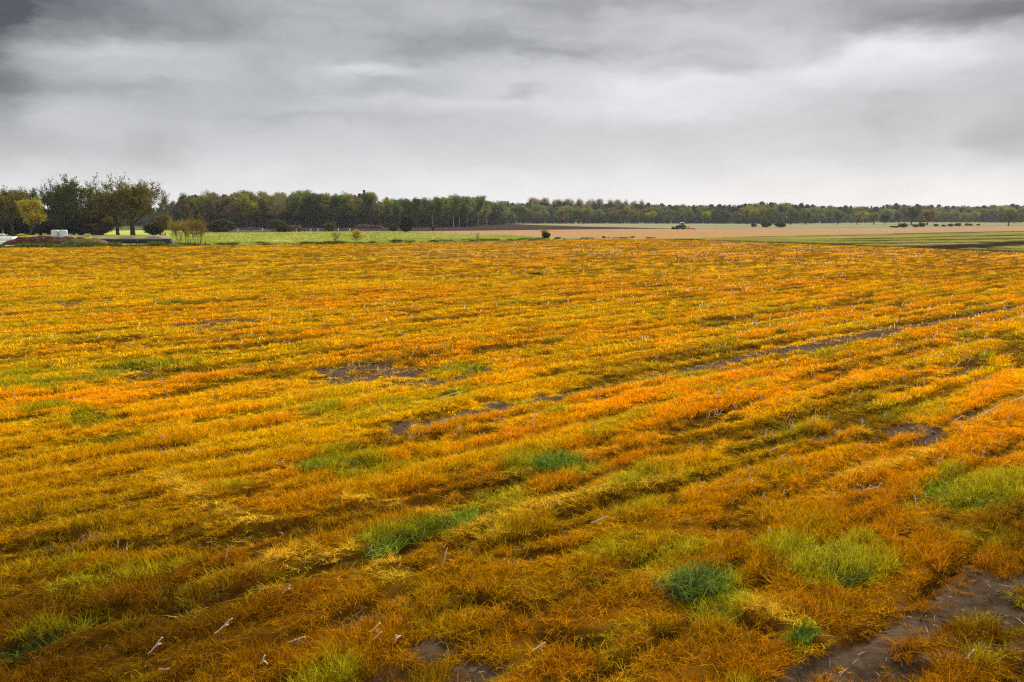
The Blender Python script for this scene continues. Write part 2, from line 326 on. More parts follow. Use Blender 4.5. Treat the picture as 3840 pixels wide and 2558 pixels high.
def tint(x, y, rnd=None):
    r_, s_ = x * ca + y * sa, -x * sa + y * ca
    X, Y = proj(x, y)
    bare, green, pale, hol = field_masks(x, y)
    n1 = fbm(r_ * .045, s_ * .30, 11); n2 = fbm(x * .10, y * .10, 12); n3 = fbm(r_ * .5, s_ * 1.5, 13)
    c = np.tile(np.array([[.90, .375, .002]]), (len(x), 1))
    ylw = sst(.40 * n1 + .25 * n2 + .35 * n3 + .10 * sst(-x / np.maximum(y, 1), -.1, .5) * sst(y, 20, 60), .43, .60)
    c = mixc(c, (.86, .52, .003), ylw * .85)
    rust = sst(fbm(r_ * .10, s_ * .9, 21), .50, .72)
    c = mixc(c, (.64, .24, .004), rust * .42 * (1 - sst(y, 25, 60) * .75))
    c = mixc(c, (.50, .38, .008), sst(fbm(r_ * .3, s_ * .9, 22), .52, .75) * .5 * (1 - sst(y, 40, 90) * .6))
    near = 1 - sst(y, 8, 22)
    c = mixc(c, (.27, .082, .003), near * .76)  # rustier grass close by; vignette dimming is also put into this tint
    for qx, qy, rr in ((-5.5, 8.6, 3.2), (6.6, 8.4, 2.2), (-1.5, 7.0, 1.6), (8.5, 11.5, 2.0)):      # near corners: lens vignette darkening painted into the rusty grass tint
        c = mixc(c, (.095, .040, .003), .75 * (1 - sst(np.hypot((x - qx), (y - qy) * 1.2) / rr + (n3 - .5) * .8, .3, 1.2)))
    # the far middle carries paler, drier grass
    pk = sst(fbm(r_ * .03, s_ * .12, 41), .5, .62) * sst(y, 70, 120) * sst(X, 1000, 1700)
    c = mixc(c, (.80, .46, .14), pk * .35)
    c = mixc(c, (.82, .52, .03), pale * .6); c = mixc(c, (.16, .085, .006), hol * .75)  # pale lodged grass; furrow shade painted dark into the hollows' tint
    g = sst(green, .12, .55)
    c = mixc(c, (.42, .36, .010), g * .8)
    c = mixc(c, (.17, .22, .010), sst(green, .6, 1.0) * .7)
    if rnd is not None: c = c * (1 + (rnd[:, None] - .5) * .5)
    return c, bare, green, pale, hol
def relief(x, y, bare, pale, hol):
    r_, s_ = x * ca + y * sa, -x * sa + y * ca
    fade = 1 - sst(y, 60, 130) * .8
    z = .05 * (fbm(r_ * .25, s_ * 1.3, 3) - .5) * 2 + .045 * (fbm(x * 1.1, y * 1.1, 4) - .5) * 2
    z = z + .02 * np.cos(s_ * 2 * math.pi / .75) * vnoise(r_ * .2, s_ * .3, 9)
    return np.maximum((z - .06 * bare - .17 * hol + .05 * pale) * fade, -.165)

# edge of the orange field, as seen: far edge polyline in photo pixels
EDGE_X = [-900, 0, 640, 1200, 1700, 1900, 2060, 2300, 2500, 2700, 2900, 3140, 3500, 3840, 4600]
EDGE_Y = [948, 930, 922, 915.5, 907.5, 904, 900, 896.5, 895, 904, 911, 919, 933, 947, 980]
def in_field(x, y):
    X, Y = proj(x, y); return Y > np.interp(X, EDGE_X, EDGE_Y)

# field mesh
ys = [3.2]
while ys[-1] < 200: ys.append(ys[-1] * 1.0078 + .004)
ys = np.array(ys); NC = 520; tt = np.linspace(-1, 1, NC)
GX = tt[None, :] * (ys[:, None] * .78 + 7); GY = np.repeat(ys[:, None], NC, 1)
fx, fy = GX.ravel(), GY.ravel()
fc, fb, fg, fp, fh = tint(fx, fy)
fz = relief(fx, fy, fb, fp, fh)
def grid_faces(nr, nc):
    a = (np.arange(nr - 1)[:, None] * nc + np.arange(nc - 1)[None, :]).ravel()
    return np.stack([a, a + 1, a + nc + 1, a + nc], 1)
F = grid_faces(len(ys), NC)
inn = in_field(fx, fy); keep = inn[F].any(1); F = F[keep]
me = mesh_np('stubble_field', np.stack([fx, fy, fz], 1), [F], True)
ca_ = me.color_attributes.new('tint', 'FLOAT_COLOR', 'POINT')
ca_.data.foreach_set('color', np.concatenate([(fc * (.45 + .35 * sst(fy, 40, 90)[:, None]) + np.array([[.42, .19, .004]]) * .4) * (1 - .7 * fh[:, None]), np.clip(fb * 1.2, 0, 1)[:, None]], 1).astype(np.float32).ravel())  # ground colour darkened in the hollows as well, as painted furrow shade
def b_field(g):
    at_ = g.node('ShaderNodeAttribute', attribute_name='tint'); co = g.node('ShaderNodeTexCoord').outputs['Object']
    soil = g.mix(at_.outputs['Alpha'], (.040, .019, .004), soil_mix(g, co))  # dark thatch; its colour also carries the shade in gaps between tufts
    n = g.noise(co, 2.2, 6, .7); dist = g.node('ShaderNodeSeparateXYZ'); g.put(dist.inputs[0], co)
    far = g.mr(dist.outputs[1], 10, 38, .15, 1)                 # close by one sees the soil and litter between the tufts
    gr = g.mix(1.0, at_.outputs['Color'], g.mix(g.mr(n, .35, .65, 0, 1), (.35, .3, .3), (.95, .9, .9)), 'MULTIPLY')
    k = g.m('MAXIMUM', at_.outputs['Alpha'], g.m('MULTIPLY', g.m('SUBTRACT', 1.0, far), .55))
    c = g.mix(k, gr, soil)
    p = g.node('ShaderNodeBsdfPrincipled'); g.put(p.inputs['Base Color'], c); p.inputs['Roughness'].default_value = .95; p.inputs['Specular IOR Level'].default_value = 0
    bp = g.node('ShaderNodeBump'); bp.inputs['Strength'].default_value = 1.0; bp.inputs['Distance'].default_value = .08; g.put(bp.inputs['Height'], g.noise(co, 9, 8, .7)); g.put(p.inputs['Normal'], bp.outputs[0])
    return p.outputs[0]
fo = obj('stubble_field', me, None, material('field_soil_and_thatch', b_field)); tag(fo, kind='structure')

# ------------------------------------------------------------------ the other fields and strips
def sheet(name, px, z, mat, kind='structure'):
    pts = [at(X, Y, z) for X, Y in px]
    m = bpy.data.meshes.new(name); m.from_pydata([(x, y, z) for x, y in pts], [], [tuple(range(len(pts)))]); m.update()
    o = obj(name, m, None, mat); tag(o, kind=kind); return o
gm = bpy.data.meshes.new('ground'); S = 3200
gm.from_pydata([(-S, -60, -.20), (S, -60, -.20), (S, S, -.20), (-S, S, -.20)], [], [(0, 1, 2, 3)])
tag(obj('ground', gm, None, ground_mat('ground_green', (.06, .08, .025), (.10, .11, .035), .05, c3=(.12, .09, .05), s3=.01)), kind='structure')
M_MEADOW = ground_mat('meadow_grass', (.38, .39, .07), (.48, .47, .13), .10, (1, 3, 1), 0, c3=(.23, .29, .035), s3=.03, bump=.2, fine=1.2)
sheet('meadow', [(-900, 936), (0, 926), (640, 921), (1200, 914.5), (1700, 906.5), (1900, 903), (2060, 899.5), (2200, 897), (2060, 893), (1900, 882), (1700, 877), (1500, 868), (1300, 866), (780, 869), (600, 864), (0, 864), (-900, 872)], .05, M_MEADOW)
M_DRY = ground_mat('dry_field_soil', (.27, .175, .10), (.34, .235, .15), .06, (.18, 1.6, 1), R(4), c3=(.36, .19, .055), s3=.022, bump=.2, fine=.9)
sheet('dry_field', [(1430, 872), (1700, 880), (1900, 885), (2060, 895), (2300, 897.5), (2500, 896), (2800, 888), (3140, 882), (3500, 874), (3900, 867), (4600, 858), (4600, 842), (3840, 847.5), (3500, 850), (3140, 854.5), (2800, 855.5), (2500, 858), (2300, 859), (2000, 861.5), (1850, 863), (1430, 867)], .03, M_DRY)
M_PLOUGH = ground_mat('ploughed_soil', (.036, .024, .019), (.065, .043, .034), .10, (.3, 2, 1), 0, bump=.5, fine=1.5)
sheet('ploughed_field', [(760, 874), (1300, 867.5), (1500, 868), (1850, 864), (2000, 862), (2300, 858.8), (2530, 857.2), (2470, 855.5), (2200, 850), (2050, 845.5), (1900, 839), (1500, 838), (760, 838)], .07, M_PLOUGH)
M_FAR = ground_mat('far_meadow_grass', (.14, .17, .07), (.22, .235, .11), .05, (.3, 2, 1), 0, c3=(.30, .24, .14), s3=.02, bump=.1, fine=.6)
sheet('far_meadow', [(1880, 842), (2050, 845.2), (2200, 849.8), (2470, 855.3), (2500, 857.5), (2800, 855), (3140, 854), (3500, 849.5), (3840, 847), (4600, 841.5), (4600, 828), (3840, 830), (3400, 829), (2900, 833), (1880, 834)], .05, M_FAR)

# striped crop field on the right, with real low ridges and furrows
SD = R(33); cs, ss = math.cos(SD), math.sin(SD)
spoly = P((2440, 894.5), (2800, 887), (3140, 881.5), (3500, 873), (3840, 867), (4500, 858), (4600, 978), (3840, 946), (3500, 932), (3140, 918), (2900, 910), (2700, 903))
def inside(x, y, poly):
    c = np.zeros(np.shape(x), bool); n = len(poly)
    for i in range(n):
        (x1, y1), (x2, y2) = poly[i], poly[(i + 1) % n]
        if y1 == y2: continue
        c ^= ((y1 > y) != (y2 > y)) & (x < (x2 - x1) * (y - y1) / (y2 - y1) + x1)
    return c
sx_, sy_ = np.array([p[0] for p in spoly]), np.array([p[1] for p in spoly])
u_ = sx_ * cs + sy_ * ss; v_ = -sx_ * ss + sy_ * cs
UU = np.linspace(u_.min(), u_.max(), 260); VV = np.linspace(v_.min(), v_.max(), 400)
U, V = np.meshgrid(UU, VV); X_ = (U * cs - V * ss).ravel(); Y_ = (U * ss + V * cs).ravel(); U, V = U.ravel(), V.ravel()
FUR = []                                    # furrow positions across the rows
for (a, b, wd) in (((3140, 898), (3840, 882), .55), ((3140, 906), (3840, 896), .8), ((3140, 917), (3840, 910), 1.1), ((3540, 927), (3840, 909), .9), ((2720, 889.5), (3140, 882), .9), ((3400, 922), (3840, 938), .6)):
    pa, pb = at(*a), at(*b); FUR.append((-(pa[0] + pb[0]) / 2 * ss + (pa[1] + pb[1]) / 2 * cs, wd))
zf = np.zeros(len(U)); fm = np.zeros(len(U))
for i, (a, b, wd) in enumerate((((3140, 898), (3900, 881), .8), ((3140, 906), (3900, 895), 1.0), ((2900, 909), (3140, 915.5), 0.8), ((3140, 915.5), (3900, 908), 1.0), ((3540, 928), (3900, 907), 1.5), ((2440, 894.5), (3140, 882.5), 1.7), ((3140, 882.5), (3900, 868), 1.2), ((3400, 922), (3900, 938), .6), ((2700, 903), (3140, 918), .9), ((3140, 918), (3840, 945), .8), ((3600, 889), (3900, 885), .4))):
    wd = wd * 4.4; d = line_d(X_, Y_, [at(*a), at(*b)]) + (fbm(U * .15, V * .3, 60) - .5) * wd * 1.3
    fm = np.maximum(fm, 1 - sst(d, wd * .35, wd * 1.1))
zf = .07 + .06 * np.cos(V * 2 * math.pi / 1.5) * .4 - .22 * fm + .05 * fbm(U, V, 61)
F = grid_faces(400, 260); ins = inside(X_, Y_, spoly); F = F[ins[F].any(1)]
me = mesh_np('green_crop_field', np.stack([X_, Y_, zf + .05], 1), [F], True)
g1 = fbm(U * .05, V * .2, 62); col = np.tile(np.array([[.19, .155, .03]]), (len(U), 1))
col = mixc(col, (.27, .215, .07), sst(g1, .42, .62)); col = mixc(col, (.155, .17, .02), sst(fbm(U * .03, V * .25, 63), .48, .62) * .7); col = mixc(col, (.022, .016, .008), fm)
col *= (.75 + .5 * fbm(U * .8, V * 2, 64))[:, None]
q = me.color_attributes.new('tint', 'FLOAT_COLOR', 'POINT'); q.data.foreach_set('color', np.concatenate([col, np.ones((len(U), 1))], 1).astype(np.float32).ravel())
def b_crop(g):
    c = g.node('ShaderNodeAttribute', attribute_name='tint').outputs['Color']; co = g.node('ShaderNodeTexCoord').outputs['Object']
    f = g.noise(co, 1.6, 5, .7); c = g.mix(1.0, c, g.mix(g.mr(f, .3, .7, 0, 1), (.6,) * 3, (1.35,) * 3), 'MULTIPLY')
    d = g.node('ShaderNodeBsdfDiffuse'); g.put(d.inputs[0], c); return d.outputs[0]
tag(obj('green_crop_field', me, None, material('crop_rows', b_crop)), kind='structure')

# ------------------------------------------------------------------ grass
def blades(rng, n, rad, h0, h1, wd, lean=.6, flop=.5, seg=3):
    V, Q, T, B = [], [], [], []; base = 0
    rr = rad * np.sqrt(rng.random(n)); th = rng.random(n) * 6.283
    for i in range(n):
        bx, by = rr[i] * math.cos(th[i]), rr[i] * math.sin(th[i]); a = th[i] * .5 + rng.random() * 6.283
        L = h0 + (h1 - h0) * rng.random(); le = lean * (.3 + rng.random() * 1.1); fl = flop * rng.random() * 1.3
        dx, dy = math.cos(a), math.sin(a); px, py = -dy, dx; w_ = wd * (.6 + .8 * rng.random()); tw = (rng.random() - .5) * 1.6
        for k in range(seg + 1):
            t = k / seg; h = L * (t - fl * t * t * .75); o = L * le * t ** 1.6
            ww = w_ * (1 - t) ** .6 * .5; cx, cy = bx + dx * o, by + dy * o
            ax, ay = px * math.cos(tw) + dx * math.sin(tw), py * math.cos(tw) + dy * math.sin(tw)
            if k < seg: V += [(cx - ax * ww, cy - ay * ww, h), (cx + ax * ww, cy + ay * ww, h)]
            else: V.append((cx, cy, h))
        for k in range(seg - 1): Q.append((base + 2 * k, base + 2 * k + 1, base + 2 * k + 3, base + 2 * k + 2))
        T.append((base + 2 * seg - 2, base + 2 * seg - 1, base + 2 * seg)); bv = rng.random() ** 1.3
        B += [bv] * (2 * seg + 1); base += 2 * seg + 1
    return np.array(V), np.array(Q).reshape(-1, 4), np.array(T), np.array(B)

def scatter(name, templates, pts, rot, scl, tnt, pick, mat, kind='stuff'):
    """ONE object: template tufts and the points they stand on; geometry nodes set the tufts on the points"""
    V, Q, T, B, K = [], [], [], [], []; off = 0
    for i, (v, q_, t_, b_) in enumerate(templates):
        V.append(v); Q.append(q_ + off); T.append(t_ + off); B.append(b_); K.append(np.full(len(v), i + 1)); off += len(v)
    nT = off; V.append(pts); n = len(pts)
    fs = [a for a in (np.concatenate(Q), np.concatenate(T)) if len(a)]
    me = mesh_np(name, np.concatenate(V), fs)
    me.materials.append(mat)
    def att(nm, typ, arr, key='value'):
        a = me.attributes.new(nm, typ, 'POINT'); a.data.foreach_set(key, np.ascontiguousarray(arr).ravel())
    z = lambda a: np.concatenate([np.zeros((nT,) + a.shape[1:]), a]).astype(np.float32)
    att('bv', 'FLOAT', np.concatenate(B + [np.zeros(n)]).astype(np.float32))
    att('tmpl', 'INT', np.concatenate(K + [np.zeros(n)]).astype(np.int32))
    att('rot', 'FLOAT_VECTOR', z(rot), 'vector'); att('scl', 'FLOAT_VECTOR', z(scl), 'vector')
    att('tint', 'FLOAT_VECTOR', z(tnt), 'vector')
    att('pick', 'INT', np.concatenate([np.zeros(nT), pick]).astype(np.int32))
    o = obj(name, me); tag(o, kind=kind)
    ng = bpy.data.node_groups.new(name, 'GeometryNodeTree')
    ng.interface.new_socket('Geometry', in_out='INPUT', socket_type='NodeSocketGeometry'); ng.interface.new_socket('Geometry', in_out='OUTPUT', socket_type='NodeSocketGeometry')
    N, Lk = ng.nodes, ng.links
    gi, go = N.new('NodeGroupInput'), N.new('NodeGroupOutput')
    def named(nm, typ):
        a = N.new('GeometryNodeInputNamedAttribute'); a.data_type = typ; a.inputs[0].default_value = nm; return a.outputs[0]
    def pickout(k):
        c = N.new('FunctionNodeCompare'); c.data_type = 'INT'; c.operation = 'EQUAL'
        Lk.new(named('tmpl', 'INT'), c.inputs[2]); c.inputs[3].default_value = k
        s = N.new('GeometryNodeSeparateGeometry'); s.domain = 'POINT'; Lk.new(gi.outputs[0], s.inputs[0]); Lk.new(c.outputs[0], s.inputs[1]); return s.outputs[0]
    j = N.new('GeometryNodeJoinGeometry')
    for k in range(len(templates), 0, -1):
        g2i = N.new('GeometryNodeGeometryToInstance'); Lk.new(pickout(k), g2i.inputs[0]); Lk.new(g2i.outputs[0], j.inputs[0])
    m2p = N.new('GeometryNodeMeshToPoints'); Lk.new(pickout(0), m2p.inputs[0])
    iop = N.new('GeometryNodeInstanceOnPoints'); Lk.new(m2p.outputs[0], iop.inputs['Points']); Lk.new(j.outputs[0], iop.inputs['Instance'])
    iop.inputs['Pick Instance'].default_value = True; Lk.new(named('pick', 'INT'), iop.inputs['Instance Index'])
    e2r = N.new('FunctionNodeEulerToRotation'); Lk.new(named('rot', 'FLOAT_VECTOR'), e2r.inputs[0]); Lk.new(e2r.outputs[0], iop.inputs['Rotation'])
    Lk.new(named('scl', 'FLOAT_VECTOR'), iop.inputs['Scale']); Lk.new(iop.outputs[0], go.inputs[0])
    md = o.modifiers.new('scatter', 'NODES'); md.node_group = ng
    return o

rng = np.random.default_rng(7)
def wedge(n, y0, y1, rng, k=.72, m=3.5):
    """n points spread evenly over the seen wedge between two depths"""
    y = np.sqrt(y0 ** 2 + rng.random(n) * (y1 ** 2 - y0 ** 2)); x = (rng.random(n) * 2 - 1) * (k * y + m); return x, y
def grass_layer(name, n, y0, y1, templ, sc0, seed):
    r = np.random.default_rng(seed); x, y = wedge(n, y0, y1, r); ok = in_field(x, y); x, y = x[ok], y[ok]; rn = r.random(len(x))
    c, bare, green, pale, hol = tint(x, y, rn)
    dens = 1 - .90 * sst(bare, .35, .85) - .76 * sst(hol, .35, .85) * (1 - .5 * sst(y, 40, 80))
    rr_, ss_ = x * ca + y * sa, -x * sa + y * ca; cl_ = fbm(rr_ * 1.0, ss_ * 3.0, 51, 3)
    mn = .40 + .12 * sst(y, 14, 35); dens *= mn + (1 - mn) * sst(cl_, .36, .52)
    ok = r.random(len(x)) < dens; x, y, c, bare, green, pale, hol, rn, cl_ = [a[ok] for a in (x, y, c, bare, green, pale, hol, rn, cl_)]
    z = relief(x, y, bare, pale, hol) - .005
    h = sc0 * (.32 + .95 * sst(cl_, .34, .68)) * (.75 + .5 * r.random(len(x))) * (1 - .45 * pale) * (1 + .75 * green) * (1 - .3 * hol) * (1 - .4 * bare)
    tilt = (r.random((len(x), 2)) - .5) * .5
    rot = np.stack([tilt[:, 0], tilt[:, 1], r.random(len(x)) * 6.283], 1)
    wS = sc0 * (.8 + .4 * r.random(len(x)))
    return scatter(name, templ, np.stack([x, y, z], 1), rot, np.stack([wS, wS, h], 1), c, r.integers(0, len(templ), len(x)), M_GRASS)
def T(seed, k, *a, **kw): return [blades(np.random.default_rng(seed + i), *a, **kw) for i in range(k)]
grass_layer('grass', 92000, 4.6, 25, T(100, 8, 38, .10, .06, .19, .0070, 1.0, .8), 1.0, 1)
grass_layer('grass', 104000, 19, 62, T(200, 6, 28, .17, .07, .17, .014, .95, .8, seg=2), 1.1, 2)
grass_layer('grass', 80000, 56, 190, T(300, 4, 26, .42, .06, .13, .036, .9, .7, seg=2), 1.0, 3)

# ------------------------------------------------------------------ trees
class TreeB:
    """grows a trunk with limbs and remembers where leaves sit"""
    def __init__(s, seed): s.r = random.Random(seed); s.V = []; s.F = []; s.L = []
    def tube(s, pts, rad, n):
        b = len(s.V)
        for i, (p, r_) in enumerate(zip(pts, rad)):
            d = (pts[min(i + 1, len(pts) - 1)] - pts[max(i - 1, 0)]).normalized()
            a = d.orthogonal().normalized(); c = d.cross(a)
            for k in range(n):
                t = 6.2832 * k / n; s.V.append(p + (a * math.cos(t) + c * math.sin(t)) * r_)
        for i in range(len(pts) - 1):
            for k in range(n):
                s.F.append((b + i * n + k, b + i * n + (k + 1) % n, b + (i + 1) * n + (k + 1) % n, b + (i + 1) * n + k))
    def branch(s, p, d, ln, r0, lev, o):
        r = s.r; n = 5 if lev else 7; pts = [p.copy()]; rad = [r0 * (1.25 if lev == 0 else 1)]; tip = o['tip'][min(lev, len(o['tip']) - 1)]
        for i in range(n):
            d = (d + Vector((r.gauss(0, 1), r.gauss(0, 1), r.gauss(0, .7))) * o['wander'] + Vector((0, 0, o['up'][min(lev, len(o['up']) - 1)]))).normalized()
            p = p + d * ln / n; pts.append(p.copy()); rad.append(r0 * (1 - (1 - tip) * (i + 1) / n))
        s.tube(pts, rad, (8, 6, 4, 3, 3, 3)[min(lev, 5)])
        if lev >= o['leaf_from']:
            for q in pts[1:]:
                s.L.append(q)
        if lev >= o['levels']: return
        k = o['kids'][lev]
        for j in range(k):
            t = o['start'][lev] + (1 - o['start'][lev]) * (j + r.random() * .8) / k; t = min(t, 1)
            i = min(int(t * n), n - 1); f = t * n - i; q = pts[i].lerp(pts[i + 1], f)
            az = 2.4 * j + r.uniform(-.5, .5) + lev; an = math.radians(r.gauss(o['ang'][lev], 9))
            a = d.orthogonal().normalized(); c = d.cross(a); dd = (pts[i + 1] - pts[i]).normalized()
            if lev == 0: a, c = Vector((1, 0, 0)), Vector((0, 1, 0))
            nd = dd * math.cos(an) + (a * math.cos(az) + c * math.sin(az)) * math.sin(an)
            s.branch(q, nd, ln * o['ratio'][lev] * r.uniform(.75, 1.15) * (1 - o.get('taperk', 0) * t), rad[i] * o['rr'], lev + 1, o)
def leaf_mesh(name, C_, per, sig, size, seed, H, flat=1.0, trim=None):
    r = np.random.default_rng(seed); C_ = np.array(C_); cen = np.repeat(C_, per, 0)
    cen = cen + r.normal(0, 1, cen.shape) * np.array([sig, sig, sig * .8])
    cen = cen[cen[:, 2] > .08 * H]; n = len(cen)
    a = r.normal(0, 1, (n, 3)); a /= np.linalg.norm(a, axis=1)[:, None]; b = np.cross(a, r.normal(0, 1, (n, 3))); b /= np.linalg.norm(b, axis=1)[:, None]
    s_ = (size * (.5 + r.random(n)))[:, None] * .5
    V = np.stack([cen - a * s_, cen - b * s_ * .7, cen + a * s_, cen + b * s_ * .7], 1).reshape(-1, 3)
    me = mesh_np(name, V, [np.arange(4 * n).reshape(n, 4)])
    bv = me.attributes.new('bv', 'FLOAT', 'POINT'); bv.data.foreach_set('value', np.repeat(r.random(n), 4).astype(np.float32))
    me.materials.append(M_LEAF); return me
def make_proto(kind, seed, o, H, per, sig, size, bark):
    b = TreeB(seed); base = o.get('stems', 1)
    for i in range(base):
        a = 6.283 * i / base + seed; rr = o.get('stem_r', 0) * (.5 + .5 * b.r.random())
        d = Vector((math.cos(a) * o.get('stem_lean', 0), math.sin(a) * o.get('stem_lean', 0), 1)).normalized()
        b.branch(Vector((math.cos(a) * rr, math.sin(a) * rr, -.15)), d, o['trunk'] * (b.r.uniform(.75, 1.05) if base > 1 else 1), o['r0'] * (b.r.uniform(.7, 1) if base > 1 else 1), 0, o)
    zt = max(v.z for v in b.V); k = H / (zt + sig * 1.0)
    tm = bpy.data.meshes.new(kind + '_trunk'); tm.from_pydata([tuple(v * k) for v in b.V], [], b.F); tm.update()
    tm.polygons.foreach_set('use_smooth', [True] * len(tm.polygons)); tm.materials.append(bark)
    cm = leaf_mesh(kind + '_crown', [tuple(v * k) for v in b.L], per, sig * k, size, seed, H)
    w_ = np.percentile(np.abs(np.array([tuple(v * k) for v in b.V])[:, :2]), 98)
    return dict(trunk=tm, crown=cm, H=H, W=2 * w_)
def conifer(kind, seed, H, Rb, size, n_lev, per, bark, start=.1, flat=False):
    r = random.Random(seed); b = TreeB(seed); pts = [Vector((r.gauss(0, .01) * H * i / 10, r.gauss(0, .01) * H * i / 10, H * i / 10 * .98 - .1)) for i in range(11)]
    b.tube(pts, [H * .014 * (1 - .9 * i / 10) for i in range(11)], 7); L = []
    for i in range(n_lev):
        t = start + (1 - start) * i / n_lev; z = H * t; R_ = Rb * ((1 - t) ** .8 + .04) * r.uniform(.75, 1.15)
        if flat: R_ = Rb * math.sin(math.pi * min(1, (t - start) / (1 - start) * .8 + .2)) ** .7 * r.uniform(.6, 1.2)
        for j in range(7):
            a = j * .9 + i * 1.3 + r.uniform(-.3, .3); rr = R_ * r.uniform(.7, 1.1)
            e = Vector((math.cos(a) * rr, math.sin(a) * rr, z - (.12 if not flat else -.1) * rr)); s0 = Vector((0, 0, z))
            b.tube([s0, e], [.05, .015], 3)
            for q in (.35, .6, .8, 1): L.append(tuple(s0.lerp(e, q)))
    tm = bpy.data.meshes.new(kind + '_trunk'); tm.from_pydata([tuple(v) for v in b.V], [], b.F); tm.update(); tm.materials.append(bark)
    return dict(trunk=tm, crown=leaf_mesh(kind + '_crown', L, per, Rb * .09, size, seed, H), H=H, W=2 * Rb)

OAK = dict(trunk=5.2, r0=.50, levels=4, kids=[6, 5, 5, 4], ang=[44, 38, 40, 42], ratio=[1.15, .62, .62, .62], start=[.45, .28, .25, .2], up=[.03, .07, .05, .02], wander=.13, tip=[.75, .35, .3, .3], rr=.55, leaf_from=3)
TALL = dict(trunk=11, r0=.24, levels=3, kids=[11, 5, 4], ang=[30, 38, 42], ratio=[.42, .55, .6], start=[.36, .25, .2], up=[.02, .10, .05], wander=.08, tip=[.25, .3, .3], rr=.42, leaf_from=2, taperk=.45)
ROUND = dict(trunk=6, r0=.34, levels=3, kids=[9, 6, 5], ang=[50, 42, 42], ratio=[.72, .6, .6], start=[.30, .25, .2], up=[.02, .08, .04], wander=.11, tip=[.3, .3, .3], rr=.5, leaf_from=2, taperk=.35)
BUSHY = dict(trunk=2.6, r0=.10, levels=3, kids=[6, 5, 4], ang=[30, 40, 42], ratio=[.7, .6, .6], start=[.12, .2, .2], up=[.03, .08, .04], wander=.12, tip=[.3, .3, .3], rr=.55, leaf_from=1, stems=6, stem_r=.5, stem_lean=.38)
MULTI = dict(trunk=4.2, r0=.075, levels=3, kids=[6, 5, 4], ang=[28, 32, 38], ratio=[.42, .55, .6], start=[.42, .25, .2], up=[.05, .10, .06], wander=.10, tip=[.2, .3, .3], rr=.5, leaf_from=2, stems=7, stem_r=.7, stem_lean=.22)
SAP = dict(trunk=3.3, r0=.05, levels=2, kids=[14, 6], ang=[52, 38], ratio=[.36, .5], start=[.18, .2], up=[.02, .10], wander=.07, tip=[.15, .3], rr=.35, leaf_from=1)
PR = {}
for i in range(3): PR['oak', i] = make_proto('oak', 11 + i, OAK, 16.5, 5, .22, .30, M_BARK)
for i in range(4): PR['tall', i] = make_proto('tall', 31 + i * 3, TALL, 16, 3, .42, .36, M_BARK)
for i in range(2): PR['birch', i] = make_proto('birch', 51 + i, dict(TALL, r0=.13, wander=.025, start=[.4, .25, .2]), 16, 3, .42, .34, M_BIRCH)
for i in range(4): PR['round', i] = make_proto('round', 61 + i, ROUND, 11, 4, .42, .36, M_BARK)
for i in range(2): PR['bush', i] = make_proto('bush', 71 + i, BUSHY, 3.0, 7, .22, .20, M_TWIG)
for i in range(2): PR['multi', i] = make_proto('multi', 81 + i, MULTI, 5.2, 1, .16, .10, M_TWIG)
for i in range(2): PR['sapling', i] = make_proto('sapling', 91 + i, SAP, 4.4, (2, 4)[i], .12, (.12, .15)[i], M_TWIG)
PR['bare', 0] = make_proto('bare', 95, dict(TALL, start=[.3, .25, .2], kids=[14, 7, 5]), 16, 1, .4, .22, M_TWIG)
PR['poplar', 0] = make_proto('poplar', 97, dict(TALL, ang=[22, 25, 30], kids=[16, 6, 4], start=[.2, .2, .2]), 24, 3, .7, .55, M_TWIG)
PR['poplar', 1] = make_proto('poplar', 98, dict(TALL, ang=[20, 28, 30], kids=[15, 6, 4], start=[.25, .2, .2]), 24, 2, .7, .5, M_TWIG)
PR['spruce', 0] = conifer('spruce', 5, 17, 2.6, .42, 26, 3, M_BARK)
PR['pine', 0] = conifer('pine', 6, 16, 2.9, .5, 12, 6, M_BARK, .5, True)
PR['pine', 1] = conifer('pine', 7, 16, 2.4, .5, 12, 6, M_BARK, .45, True)
FOLK = {'bush': ('bush', 'bush'), 'multi': ('shrub', 'shrub'), 'sapling': ('sapling', 'tree'), 'oak': ('oak_tree', 'tree'), 'birch': ('birch_tree', 'tree'), 'spruce': ('spruce_tree', 'tree'),
        'pine': ('pine_tree', 'tree'), 'poplar': ('poplar_tree', 'tree'), 'tall': ('woodland_tree', 'tree'), 'round': ('broadleaf_tree', 'tree'), 'bare': ('bare_tree', 'tree')}
rt = random.Random(4)
ALL = []
def plant(kind, var, x, y, h, col, label=None, group=None, wk=1.0, z=0.0, rz=None):
    p = PR[kind, var]; nm, cat = FOLK[kind]; k = h / p['H']
    e = empty(nm, (x, y, z), rt.uniform(0, 6.28) if rz is None else rz, (k * wk, k * wk, k)); tag(e, label, cat, group)
    t = obj('stems' if kind in ('bush', 'multi') else 'trunk', p['trunk'], e); c = obj('foliage' if kind in ('bush', 'multi') else 'crown', p['crown'], e); c.color = tuple(col) + (1,)
    return e
def seen(kind, var, X, Ybase, Ytop, col, label, group=None, wpx=None, d=None, rz=None, dz=0):
    """stand a plant where its foot is seen; its height from its top"""
    if d is None: x, y = at(X, Ybase)
    else: x, y = upto(X, 815, d)[0], d
    h = upto(X, Ytop, y)[1]; p = PR[kind, var]
    wk = 1.0 if wpx is None else (wpx * y / FPX) / (p['W'] * h / p['H'])
    return plant(kind, var, x, y, h, col, label, group, wk, rz=rz)
OLIVE, DOL, DGR, YEL, GRY, BRN, GRN = (.13, .105, .014), (.075, .065, .014), (.028, .045, .014), (.24, .18, .022), (.105, .125, .06), (.12, .085, .04), (.055, .085, .022)
